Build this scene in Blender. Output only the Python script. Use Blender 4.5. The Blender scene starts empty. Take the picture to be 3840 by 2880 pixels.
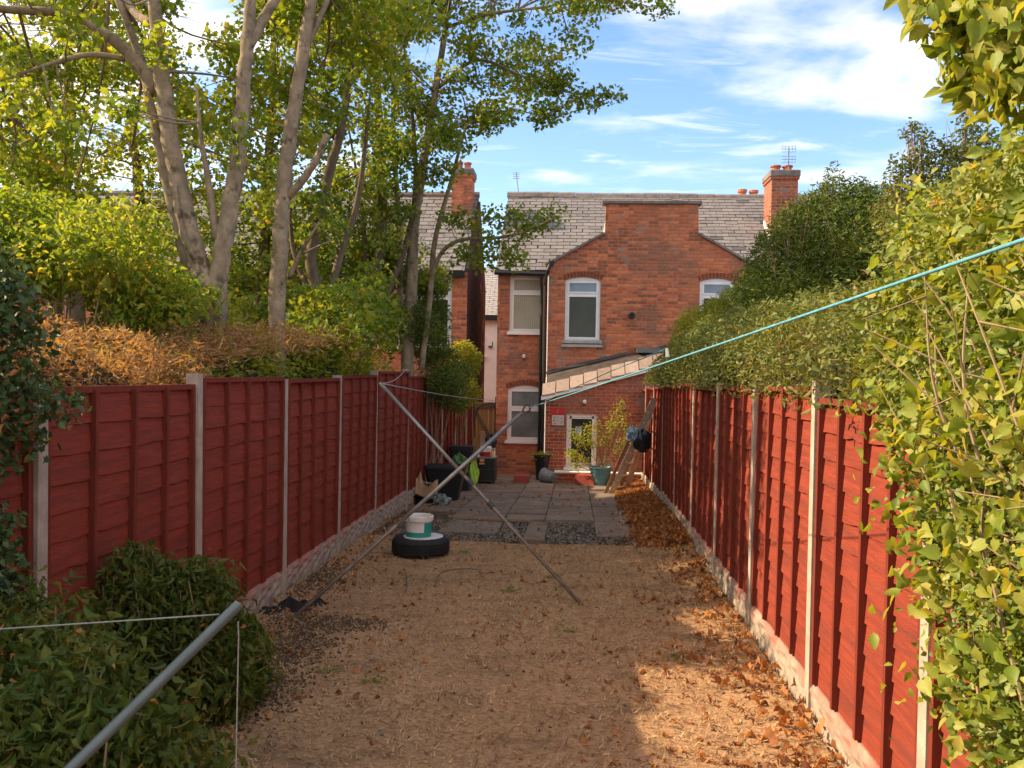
import bpy, math, random
import numpy as np
from mathutils import Vector, Matrix
from mathutils.geometry import tessellate_polygon
R = math.radians
random.seed(7); rng = np.random.default_rng(7)
SC = bpy.context.scene; COL = SC.collection

# ------------------------------------------------------------------ camera, world, sun
YAW, PITCH, ROLL, FPX, CAMZ = R(3.92), R(-0.74), R(1.0), 3472.0, 2.1
f0 = Vector((-math.sin(YAW), math.cos(YAW), 0)); rt0 = Vector((math.cos(YAW), math.sin(YAW), 0))
FW = (f0 * math.cos(PITCH) + Vector((0, 0, 1)) * math.sin(PITCH)).normalized()
up0 = rt0.cross(FW).normalized()
RT = rt0 * math.cos(ROLL) + up0 * math.sin(ROLL); UP = up0 * math.cos(ROLL) - rt0 * math.sin(ROLL)
CAM = Vector((0, 0, CAMZ))
cd = bpy.data.cameras.new('camera'); cam = bpy.data.objects.new('camera', cd); COL.objects.link(cam)
m = Matrix((RT, UP, -FW)).transposed().to_4x4(); m.translation = CAM; cam.matrix_world = m
cd.sensor_width = 36; cd.lens = 36 * FPX / 3840; cd.clip_start = 0.05; cd.clip_end = 2000
SC.camera = cam
SUN_EL, SUN_X, SUN_Y = R(33), -0.99, 0.06
sd = Vector((SUN_X, SUN_Y, 0)).normalized() * math.cos(SUN_EL) + Vector((0, 0, math.sin(SUN_EL)))
sl = bpy.data.lights.new('sun', 'SUN'); sl.energy = 5.0; sl.angle = R(0.6); sl.color = (1.0, 0.78, 0.52)
so = bpy.data.objects.new('sun', sl); COL.objects.link(so); so.rotation_euler = (-sd).to_track_quat('-Z', 'Y').to_euler()
so.location = (-20, -5, 20)
W = bpy.data.worlds.new('World'); SC.world = W; W.use_nodes = True
SC.view_settings.view_transform = 'Standard'; SC.view_settings.look = 'None'
SC.view_settings.exposure = 0.96; SC.view_settings.gamma = 1

class NT:
    def __init__(s, tree): s.t = tree; s.n = tree.nodes; s.l = tree.links
    def node(s, typ, ins=None, **props):
        n = s.n.new(typ)
        for k, v in props.items(): setattr(n, k, v)
        for k, v in (ins or {}).items():
            if isinstance(v, bpy.types.NodeSocket): s.l.new(v, n.inputs[k])
            else: n.inputs[k].default_value = v
        return n
    def math(s, op, a, b=0.0, c=None, clamp=False):
        ins = {0: a, 1: b}
        if c is not None: ins[2] = c
        return s.node('ShaderNodeMath', ins, operation=op, use_clamp=clamp).outputs[0]
    def mix(s, f, a, b, mode='MIX'):
        n = s.n.new('ShaderNodeMix'); n.data_type = 'RGBA'; n.blend_type = mode
        for i, v in ((0, f), (6, a), (7, b)):
            if isinstance(v, bpy.types.NodeSocket): s.l.new(v, n.inputs[i])
            else: n.inputs[i].default_value = v if i == 0 else (tuple(v) + (1,))[:4]
        return n.outputs[2]
    def ramp(s, f, stops):
        n = s.n.new('ShaderNodeValToRGB'); s.l.new(f, n.inputs[0]); cr = n.color_ramp
        while len(cr.elements) < len(stops): cr.elements.new(0.5)
        for e, (p, c) in zip(cr.elements, stops):
            e.position = p; e.color = (c, c, c, 1) if isinstance(c, (int, float)) else tuple(c) + (1,)
        return n.outputs[0]
    def noise(s, vec, scale, detail=4, rough=0.55, dist=0.0):
        n = s.node('ShaderNodeTexNoise', {'Scale': scale, 'Detail': detail, 'Roughness': rough, 'Distortion': dist})
        if vec is not None: s.l.new(vec, n.inputs['Vector'])
        return n.outputs['Fac']
    def mapping(s, vec, scale=(1, 1, 1), loc=(0, 0, 0), rot=(0, 0, 0)):
        n = s.node('ShaderNodeMapping', {'Scale': scale, 'Location': loc, 'Rotation': rot}); s.l.new(vec, n.inputs[0]); return n.outputs[0]

# world: Nishita sky with procedural clouds laid out by direction
t = NT(W.node_tree); t.n.clear()
sky = t.node('ShaderNodeTexSky', sky_type='NISHITA', sun_disc=False, sun_elevation=SUN_EL,
             sun_rotation=math.atan2(sd.x, sd.y), air_density=1.0, dust_density=0.6, ozone_density=1.5)
tc = t.node('ShaderNodeTexCoord'); g = tc.outputs['Generated']
sep = t.node('ShaderNodeSeparateXYZ', {0: g})
den = t.math('ADD', t.math('MAXIMUM', sep.outputs[2], 0.0), 0.16)
pl = t.node('ShaderNodeCombineXYZ', {0: t.math('DIVIDE', sep.outputs[0], den), 1: t.math('DIVIDE', sep.outputs[1], den), 2: 0.0}).outputs[0]
n1 = t.noise(t.mapping(pl, (1.0, 1.5, 1), (3.1, 1.7, 0)), 1.7, 9, 0.56, 0.3)
n2 = t.noise(t.mapping(pl, (0.9, 2.6, 1), (1.3, 4.1, 0), (0, 0, 0.4)), 3.0, 7, 0.62, 0.6)
def dirpx(sx, sy): return (FW + RT * ((sx - 1920) / FPX) - UP * ((sy - 1440) / FPX)).normalized()
def blob(sx, sy, r0, r1):
    d = dirpx(sx, sy)
    dot = t.node('ShaderNodeVectorMath', {0: g, 1: d}, operation='DOT_PRODUCT').outputs['Value']
    return t.node('ShaderNodeMapRange', {0: dot, 1: math.cos(R(r1)), 2: math.cos(R(r0)), 3: 0.0, 4: 1.0}, clamp=True, interpolation_type='SMOOTHSTEP').outputs[0]
bl = t.math('MAXIMUM', blob(3000, 60, 1, 6.0), blob(3330, 270, 0.5, 4.0))
bl = t.math('MAXIMUM', bl, t.math('MULTIPLY', blob(2550, 10, 0.5, 5), 0.8))
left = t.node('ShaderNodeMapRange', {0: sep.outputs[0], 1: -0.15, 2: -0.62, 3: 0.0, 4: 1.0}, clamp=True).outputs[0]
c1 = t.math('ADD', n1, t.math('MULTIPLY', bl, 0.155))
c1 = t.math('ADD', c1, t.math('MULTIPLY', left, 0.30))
back = t.node('ShaderNodeMapRange', {0: sep.outputs[1], 1: 0.45, 2: -0.25, 3: 0.0, 4: 0.2}, clamp=True).outputs[0]  # extra unseen cloud added behind the camera to warm the ambient light
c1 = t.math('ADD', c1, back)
c1 = t.node('ShaderNodeMapRange', {0: c1, 1: 0.50, 2: 0.82, 3: 0.0, 4: 1.0}, clamp=True, interpolation_type='SMOOTHSTEP').outputs[0]
c2 = t.node('ShaderNodeMapRange', {0: n2, 1: 0.53, 2: 0.78, 3: 0.0, 4: 0.55}, clamp=True, interpolation_type='SMOOTHSTEP').outputs[0]
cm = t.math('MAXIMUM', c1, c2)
hz = t.node('ShaderNodeMapRange', {0: sep.outputs[2], 1: 0.0, 2: 0.42, 3: 1.0, 4: 0.0}, clamp=True).outputs[0]
tint = t.mix(hz, (0.82, 0.97, 1.22), (1.03, 1.05, 1.09))
skc = t.mix(1.0, sky.outputs[0], tint, 'MULTIPLY')
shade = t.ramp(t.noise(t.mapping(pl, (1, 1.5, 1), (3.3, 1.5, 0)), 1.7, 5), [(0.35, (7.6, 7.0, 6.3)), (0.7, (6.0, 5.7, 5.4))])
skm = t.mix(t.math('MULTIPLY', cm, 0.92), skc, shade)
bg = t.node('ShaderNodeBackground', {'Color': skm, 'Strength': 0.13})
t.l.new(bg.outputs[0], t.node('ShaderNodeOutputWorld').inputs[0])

# ------------------------------------------------------------------ picture point -> place helpers
def px(sx, sy, Y):
    d = FW + RT * ((sx - 1920) / FPX) - UP * ((sy - 1440) / FPX)
    return CAM + d * (Y / d.y)
def gz(Y): 
    u = min(max((Y - 11.5) / 9.5, 0), 1); return -0.28 * u * u * (3 - 2 * u)
def gp(sx, sy):
    d = FW + RT * ((sx - 1920) / FPX) - UP * ((sy - 1440) / FPX)
    z = 0
    for _ in range(5):
        P = CAM + d * ((z - CAMZ) / d.z); z = gz(P.y)
    return P
def vp(x, y, Y): return px(x * 1.736, y * 1.736, Y)

# ------------------------------------------------------------------ materials
M = {}
def mat(name, base, rough=0.8, spec=0.3, metal=0.0, var=0.25, scale=6.0, bump=0.0, bscale=40.0, stretch=(1, 1, 1), c2=None, c2s=(0.5, 0.7), c2scale=2.0, streak=None, coat=0.0):
    ma = bpy.data.materials.new(name); ma.use_nodes = True; t = NT(ma.node_tree)
    b = t.n['Principled BSDF']; b.inputs['Roughness'].default_value = rough
    b.inputs['Specular IOR Level'].default_value = spec; b.inputs['Metallic'].default_value = metal; b.inputs['Coat Weight'].default_value = coat
    pos = t.node('ShaderNodeNewGeometry').outputs['Position']
    v = t.mapping(pos, stretch)
    n = t.noise(v, scale, 6, 0.6)
    lo = tuple(c * (1 - var) for c in base); hi = tuple(min(c * (1 + var), 1) for c in base)
    col = t.ramp(n, [(0.3, lo), (0.7, hi)])
    if c2:
        k = t.ramp(t.noise(t.mapping(pos, stretch, (5, 3, 1)), c2scale, 6, 0.65), [(c2s[0], 0.0), (c2s[1], 1.0)])
        col = t.mix(k, col, c2)
    t.l.new(col, b.inputs['Base Color'])
    if bump:
        h = t.noise(v, bscale, 5, 0.6)
        bn = t.node('ShaderNodeBump', {'Height': h, 'Strength': bump, 'Distance': 0.01}); t.l.new(bn.outputs[0], b.inputs['Normal'])
    M[name] = ma; return ma
def leafmat(name, stops, transl=0.45, rough=0.5, spec=0.25):
    ma = bpy.data.materials.new(name); ma.use_nodes = True; t = NT(ma.node_tree)
    b = t.n['Principled BSDF']; b.inputs['Roughness'].default_value = rough; b.inputs['Specular IOR Level'].default_value = spec
    geo = t.node('ShaderNodeNewGeometry')
    big = t.noise(geo.outputs['Position'], 1.6, 3)
    f = t.math('ADD', t.math('MULTIPLY', geo.outputs['Random Per Island'], 0.62), t.math('MULTIPLY', t.math('SUBTRACT', big, 0.5), 1.1))
    f = t.math('ADD', f, 0.19)
    col = t.ramp(f, stops)
    fine = t.noise(geo.outputs['Position'], 90, 3); col = t.mix(0.35, col, t.ramp(fine, [(0.3, 0.5), (0.7, 1.0)]), 'MULTIPLY')
    t.l.new(col, b.inputs['Base Color'])
    tr = t.node('ShaderNodeBsdfTranslucent'); 
    tcol = t.mix(1.0, col, (1.95, 1.65, 0.55), 'MULTIPLY'); t.l.new(tcol, tr.inputs[0])
    mx = t.node('ShaderNodeMixShader', {0: transl}); t.l.new(b.outputs[0], mx.inputs[1]); t.l.new(tr.outputs[0], mx.inputs[2])
    t.l.new(mx.outputs[0], t.n['Material Output'].inputs[0]); M[name] = ma; return ma
def brickmat(name, c1, c2, mortar, dark, grey=(0.30, 0.24, 0.20), w=0.225, h=0.075, msize=0.009):
    ma = bpy.data.materials.new(name); ma.use_nodes = True; t = NT(ma.node_tree)
    b = t.n['Principled BSDF']; b.inputs['Roughness'].default_value = 0.9; b.inputs['Specular IOR Level'].default_value = 0.15
    geo = t.node('ShaderNodeNewGeometry'); s = t.node('ShaderNodeSeparateXYZ', {0: geo.outputs['Position']}); sn = t.node('ShaderNodeSeparateXYZ', {0: geo.outputs['True Normal']})
    ax = t.math('GREATER_THAN', t.math('ABSOLUTE', sn.outputs[0]), 0.6)
    u = t.math('ADD', t.math('MULTIPLY', s.outputs[0], t.math('SUBTRACT', 1.0, ax)), t.math('MULTIPLY', s.outputs[1], ax))
    wob = t.math('MULTIPLY', t.math('SUBTRACT', t.noise(geo.outputs['Position'], 5, 3), 0.5), 0.016)
    v = t.node('ShaderNodeCombineXYZ', {0: t.math('ADD', u, wob), 1: t.math('ADD', s.outputs[2], wob), 2: 0.0}).outputs[0]
    br = t.node('ShaderNodeTexBrick', {'Vector': v, 'Color1': c1 + (1,), 'Color2': c2 + (1,), 'Mortar': mortar + (1,), 'Scale': 1.0, 'Mortar Size': msize, 'Mortar Smooth': 0.3, 'Bias': 0.0, 'Brick Width': w, 'Row Height': h})
    # per-brick darkness from a cell noise laid on the same bond
    cell = t.node('ShaderNodeTexWhiteNoise', {'Vector': t.node('ShaderNodeVectorMath', {0: t.mapping(v, (1 / w, 1 / h, 1))}, operation='FLOOR').outputs[0]})
    region = t.noise(geo.outputs['Position'], 0.9, 4, 0.6)
    thr = t.math('ADD', cell.outputs[0], t.math('MULTIPLY', t.math('SUBTRACT', region, 0.5), 2.2))
    k = t.ramp(thr, [(0.66, 0.0), (0.86, 1.0)])
    col = t.mix(t.math('MULTIPLY', k, 0.75), br.outputs[0], dark)
    col = t.mix(t.math('MULTIPLY', br.outputs['Fac'], 0.85), col, mortar)
    wr = t.ramp(t.noise(geo.outputs['Position'], 0.8, 5, 0.65, 0.4), [(0.44, 0.0), (0.62, 0.65)])
    col = t.mix(wr, col, t.mix(0.5, dark, mortar))
    pt = t.ramp(t.noise(geo.outputs['Position'], 1.7, 6, 0.6, 0.6), [(0.60, 0.0), (0.64, 1.0)])
    col = t.mix(t.math('MULTIPLY', pt, 0.7), col, grey)
    col = t.mix(0.6, col, t.ramp(t.noise(geo.outputs['Position'], 14, 6, 0.7), [(0.3, 0.5), (0.7, 1.25)]), 'MULTIPLY')
    t.l.new(col, b.inputs['Base Color'])
    hh = t.math('ADD', t.math('MULTIPLY', br.outputs['Fac'], -1.0), t.math('MULTIPLY', t.noise(geo.outputs['Position'], 40, 4), 0.8))
    bn = t.node('ShaderNodeBump', {'Height': hh, 'Strength': 0.8, 'Distance': 0.012}); t.l.new(bn.outputs[0], b.inputs['Normal'])
    M[name] = ma; return ma
def islandmat(name, stops, rough=0.8, spec=0.2, bump=0.3, bscale=30, mottling=0.5, mscale=8):
    ma = bpy.data.materials.new(name); ma.use_nodes = True; t = NT(ma.node_tree)
    b = t.n['Principled BSDF']; b.inputs['Roughness'].default_value = rough; b.inputs['Specular IOR Level'].default_value = spec
    geo = t.node('ShaderNodeNewGeometry')
    col = t.ramp(geo.outputs['Random Per Island'], stops)
    col = t.mix(mottling, col, t.ramp(t.noise(geo.outputs['Position'], mscale, 6, 0.65), [(0.3, 0.5), (0.72, 1.2)]), 'MULTIPLY')
    t.l.new(col, b.inputs['Base Color'])
    bn = t.node('ShaderNodeBump', {'Height': t.noise(geo.outputs['Position'], bscale, 5), 'Strength': bump, 'Distance': 0.01}); t.l.new(bn.outputs[0], b.inputs['Normal'])
    M[name] = ma; return ma
def glassmat(name, base, rough=0.06, spec=0.9):
    ma = bpy.data.materials.new(name); ma.use_nodes = True; t = NT(ma.node_tree); b = t.n['Principled BSDF']
    pos = t.node('ShaderNodeNewGeometry').outputs['Position']
    col = t.ramp(t.noise(pos, 1.8, 3), [(0.35, tuple(c * 0.7 for c in base)), (0.7, tuple(c * 1.3 for c in base))]); t.l.new(col, b.inputs['Base Color'])
    b.inputs['Roughness'].default_value = rough; b.inputs['Specular IOR Level'].default_value = spec
    bn = t.node('ShaderNodeBump', {'Height': t.noise(pos, 2.5, 2), 'Strength': 0.05, 'Distance': 0.02}); t.l.new(bn.outputs[0], b.inputs['Normal'])
    M[name] = ma

mat('fence_red', (0.235, 0.040, 0.020), 0.75, 0.25, var=0.24, scale=7, stretch=(1, 0.5, 7), bump=0.5, bscale=30, c2=(0.15, 0.034, 0.022), c2s=(0.48, 0.70), c2scale=2.5)
mat('batten_red', (0.17, 0.030, 0.016), 0.75, 0.25, var=0.25, scale=6, stretch=(6, 6, 0.6), bump=0.5, bscale=30)
mat('concrete_post', (0.40, 0.33, 0.26), 0.9, 0.15, var=0.22, scale=7, bump=0.5, bscale=60, c2=(0.24, 0.20, 0.16), c2s=(0.55, 0.75), c2scale=3)
# stain worn thin in places: dusty patches, knots and drips on the boards
ma = M['fence_red']; t = NT(ma.node_tree); b = t.n['Principled BSDF']; old = b.inputs['Base Color'].links[0].from_socket
pos = t.node('ShaderNodeNewGeometry').outputs['Position']
k1 = t.ramp(t.noise(t.mapping(pos, (1, .8, 2.5)), 3.2, 7, .7, .8), [(0.60, 0.0), (0.8, 0.45)])
col = t.mix(k1, old, (0.30, 0.095, 0.06))
k2 = t.ramp(t.noise(t.mapping(pos, (5, 5, .7)), 5, 4, .6), [(0.62, 0.0), (0.72, 0.5)])
col = t.mix(k2, col, (0.13, 0.03, 0.02))
vo = t.node('ShaderNodeTexVoronoi', {'Vector': t.mapping(pos, (1, 1, 1.3)), 'Scale': 5.5}); kn = t.ramp(vo.outputs['Distance'], [(0.035, 0.7), (0.075, 0.0)])
t.l.new(t.mix(kn, col, (0.07, 0.02, 0.015)), b.inputs['Base Color'])
# gravel boards: rock-face concrete with red paint smeared down from the panel
ma = mat('gravel_board', (0.33, 0.265, 0.205), 0.92, 0.12, var=0.25, scale=9, bump=0.7, bscale=40)
t = NT(ma.node_tree); b = t.n['Principled BSDF']; old = b.inputs['Base Color'].links[0].from_socket
pos = t.node('ShaderNodeNewGeometry').outputs['Position']; sz = t.node('ShaderNodeSeparateXYZ', {0: pos}).outputs[2]
k = t.math('ADD', t.math('MULTIPLY', sz, 2.6), t.math('MULTIPLY', t.noise(pos, 3.5, 5), 1.2))
k = t.ramp(k, [(0.92, 0.0), (1.0, 0.85)])
k = t.node('ShaderNodeMapRange', {0: t.math('ADD', t.math('MULTIPLY', sz, 2.6), t.math('MULTIPLY', t.noise(pos, 3.5, 5), 1.2)), 1: 1.02, 2: 1.4, 3: 0.0, 4: 0.8}, clamp=True).outputs[0]
t.l.new(t.mix(k, old, (0.42, 0.12, 0.085)), b.inputs['Base Color'])
brickmat('brick', (0.74, 0.23, 0.105), (0.46, 0.115, 0.055), (0.42, 0.23, 0.16), (0.20, 0.085, 0.06), msize=0.011)
brickmat('brick_extension', (0.48, 0.115, 0.06), (0.35, 0.08, 0.045), (0.55, 0.30, 0.21), (0.16, 0.05, 0.035))
brickmat('brick_shaded', (0.10, 0.05, 0.042), (0.07, 0.04, 0.036), (0.16, 0.10, 0.085), (0.04, 0.03, 0.03))  # brick colour darkened to carry the shade on the neighbour's side gable
mat('arch_brick', (0.20, 0.07, 0.045), 0.9, 0.1, var=0.4, scale=18, bump=0.4)
mat('terracotta', (0.42, 0.14, 0.075), 0.85, 0.2, var=0.25, scale=9, bump=0.2)
islandmat('slate', [(0.0, (0.175, 0.158, 0.152)), (0.45, (0.205, 0.186, 0.18)), (0.9, (0.235, 0.212, 0.205)), (0.97, (0.10, 0.09, 0.09))], 0.7, 0.3, 0.3, 30, 0.45, 5)
mat('slate_gap', (0.05, 0.045, 0.045), 0.9)
mat('ridge_tile', (0.20, 0.17, 0.16), 0.85, 0.2, var=0.3, scale=5, bump=0.4)
mat('lead', (0.05, 0.045, 0.045), 0.6, 0.4, var=0.3, scale=5)
mat('felt', (0.075, 0.058, 0.05), 0.9, 0.15, var=0.35, scale=6, bump=0.5)
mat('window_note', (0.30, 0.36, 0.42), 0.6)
mat('upvc', (0.80, 0.74, 0.72), 0.35, 0.5, var=0.05, scale=4)
mat('upvc_blue', (0.76, 0.76, 0.80), 0.35, 0.5, var=0.05, scale=4)
mat('stone_sill', (0.36, 0.36, 0.35), 0.8, var=0.2)
glassmat('glass_dark', (0.035, 0.04, 0.03), 0.12, 0.35); glassmat('glass_grey', (0.17, 0.175, 0.18), 0.25, 0.4); glassmat('glass_blue', (0.10, 0.16, 0.26))
mat('blind', (0.40, 0.37, 0.30), 0.8, var=0.15, scale=2)
mat('black_plastic', (0.012, 0.013, 0.016), 0.42, 0.5, var=0.2)
mat('black_pipe', (0.02, 0.02, 0.022), 0.45, 0.5, var=0.2)
mat('white_paint', (0.86, 0.82, 0.78), 0.7, var=0.06, scale=2, c2=(0.5, 0.45, 0.4), c2s=(0.66, 0.75), c2scale=3)
mat('grey_tile', (0.36, 0.33, 0.31), 0.8, var=0.12)
mat('bark', (0.27, 0.21, 0.145), 0.92, 0.12, var=0.4, scale=8, stretch=(1, 1, 0.8), bump=1.0, bscale=34, c2=(0.09, 0.07, 0.045), c2s=(0.55, 0.68), c2scale=9)
mat('bark_dark', (0.14, 0.105, 0.075), 0.92, 0.12, var=0.35, scale=14, stretch=(1, 1, 0.5), bump=0.8, bscale=26)
mat('twig', (0.26, 0.19, 0.11), 0.85, 0.15, var=0.3, scale=10)
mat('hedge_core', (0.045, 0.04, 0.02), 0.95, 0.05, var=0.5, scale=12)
leafmat('leaf_maple', [(0.0, (0.08, 0.14, 0.02)), (0.4, (0.17, 0.26, 0.032)), (0.74, (0.31, 0.36, 0.05)), (0.95, (0.48, 0.40, 0.07)), (1.0, (0.45, 0.22, 0.06))], 0.5)
leafmat('leaf_thin', [(0.0, (0.06, 0.12, 0.022)), (0.45, (0.14, 0.22, 0.032)), (0.82, (0.28, 0.31, 0.045)), (1.0, (0.46, 0.30, 0.06))], 0.45)
leafmat('leaf_privet', [(0.0, (0.045, 0.085, 0.018)), (0.5, (0.095, 0.135, 0.024)), (0.8, (0.17, 0.17, 0.035)), (0.93, (0.28, 0.22, 0.07)), (1.0, (0.34, 0.17, 0.07))], 0.3, 0.6, 0.2)
leafmat('leaf_ivy', [(0.0, (0.04, 0.075, 0.028)), (0.6, (0.085, 0.135, 0.045)), (0.92, (0.16, 0.19, 0.06)), (1.0, (0.40, 0.20, 0.06))], 0.15, 0.55, 0.25)
leafmat('leaf_bright', [(0.0, (0.11, 0.17, 0.020)), (0.4, (0.22, 0.29, 0.035)), (0.75, (0.38, 0.38, 0.07)), (0.92, (0.45, 0.36, 0.08)), (1.0, (0.42, 0.18, 0.05))], 0.4, 0.5, 0.3)
leafmat('leaf_small', [(0.0, (0.06, 0.12, 0.02)), (0.5, (0.18, 0.24, 0.05)), (1.0, (0.42, 0.42, 0.16))], 0.3)
leafmat('leaf_conifer', [(0.0, (0.05, 0.09, 0.018)), (0.5, (0.10, 0.155, 0.026)), (0.85, (0.18, 0.22, 0.035)), (1.0, (0.32, 0.26, 0.06))], 0.25, 0.5)
leafmat('leaf_gold', [(0.0, (0.102, 0.174, 0.020)), (0.5, (0.246, 0.290, 0.029)), (1.0, (0.493, 0.377, 0.043))], 0.4)
leafmat('leaf_olive', [(0.0, (0.08, 0.115, 0.028)), (0.45, (0.15, 0.19, 0.042)), (0.85, (0.25, 0.24, 0.07)), (1.0, (0.34, 0.17, 0.08))], 0.25, 0.6)
leafmat('dry_leaf', [(0.0, (0.13, 0.05, 0.022)), (0.35, (0.29, 0.115, 0.042)), (0.7, (0.46, 0.20, 0.07)), (1.0, (0.62, 0.38, 0.17))], 0.2, 0.65, 0.2)
leafmat('dry_hedge', [(0.0, (0.13, 0.065, 0.032)), (0.5, (0.32, 0.17, 0.078)), (0.85, (0.50, 0.32, 0.15)), (1.0, (0.30, 0.30, 0.07))], 0.3, 0.65, 0.2)
leafmat('straw', [(0.0, (0.13, 0.08, 0.04)), (0.5, (0.40, 0.26, 0.13)), (1.0, (0.68, 0.48, 0.27))], 0.0, 0.85, 0.1)
mat('galvanised', (0.26, 0.25, 0.225), 0.42, 0.5, metal=0.55, var=0.2, scale=12, stretch=(1, 1, 1))
mat('steel_blue', (0.105, 0.125, 0.125), 0.42, 0.5, metal=0.35, var=0.15, scale=8)
mat('rusty_prop', (0.22, 0.18, 0.15), 0.6, 0.4, metal=0.3, var=0.3, scale=16)
mat('rope_teal', (0.11, 0.30, 0.36), 0.7, 0.2, var=0.25, scale=60)
mat('rope_grey', (0.27, 0.27, 0.25), 0.7, 0.2, var=0.2, scale=60)
mat('rubber', (0.018, 0.018, 0.019), 0.75, 0.3, var=0.4, scale=8, c2=(0.05, 0.045, 0.04), c2s=(0.6, 0.8))
mat('white_plastic', (0.72, 0.68, 0.64), 0.5, 0.4, var=0.1, scale=10, c2=(0.35, 0.28, 0.22), c2s=(0.62, 0.7), c2scale=9)
mat('teal_label', (0.02, 0.27, 0.22), 0.5, 0.4, var=0.12)
mat('teal_pot', (0.11, 0.27, 0.29), 0.6, 0.3, var=0.15)
mat('grey_plastic', (0.20, 0.21, 0.215), 0.6, 0.3, var=0.2)
mat('old_sheet', (0.022, 0.02, 0.018), 0.85, 0.15, var=0.5, scale=10, bump=0.6)
mat('cardboard', (0.48, 0.31, 0.18), 0.9, 0.1, var=0.2)
mat('timber', (0.30, 0.20, 0.13), 0.85, 0.15, var=0.25, scale=4, stretch=(6, 6, 0.6))
mat('orange_wood', (0.72, 0.33, 0.12), 0.8, 0.2, var=0.2, scale=4, stretch=(6, 6, 0.6))
mat('ladder_wood', (0.46, 0.38, 0.29), 0.85, 0.15, var=0.35, scale=12)
mat('white_spot', (0.75, 0.70, 0.62), 0.6)
mat('red_block', (0.33, 0.075, 0.055), 0.8, 0.2, var=0.2)
mat('sign_red', (0.50, 0.02, 0.025), 0.5, 0.4, var=0.15)
mat('sign_white', (0.55, 0.50, 0.46), 0.6, 0.3, var=0.2, scale=12)
mat('lime_plastic', (0.38, 0.60, 0.07), 0.5, 0.4, var=0.3)
mat('green_plastic', (0.07, 0.17, 0.045), 0.4, 0.5, var=0.4, scale=25)
mat('bag_blue', (0.22, 0.33, 0.42), 0.4, 0.5, var=0.5, scale=25)
mat('clear_bag', (0.14, 0.17, 0.165), 0.3, 0.6, var=0.4, scale=22)
mat('dark_bag', (0.012, 0.018, 0.022), 0.4, 0.5, var=0.4, scale=18)
islandmat('paving', [(0.0, (0.22, 0.165, 0.12)), (0.5, (0.25, 0.19, 0.14)), (1.0, (0.29, 0.22, 0.165))], 0.9, 0.15, 0.6, 40, 0.75, 3)
islandmat('gravel', [(0.0, (0.07, 0.06, 0.05)), (0.5, (0.14, 0.125, 0.11)), (1.0, (0.26, 0.22, 0.18))], 0.85, 0.2, 0.2)
islandmat('roof_tile', [(0.0, (0.26, 0.19, 0.155)), (1.0, (0.40, 0.30, 0.25))], 0.85, 0.15, 0.5, 50, 0.5, 12)
mat('soil', (0.10, 0.068, 0.045), 0.95, 0.08, var=0.4, scale=5, bump=0.8, bscale=30)
mat('lawn', (0.38, 0.228, 0.12), 0.95, 0.06, var=0.32, scale=22, stretch=(1, 1.6, 1), bump=1.0, bscale=55, c2=(0.20, 0.125, 0.07), c2s=(0.52, 0.72), c2scale=1.9)

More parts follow.
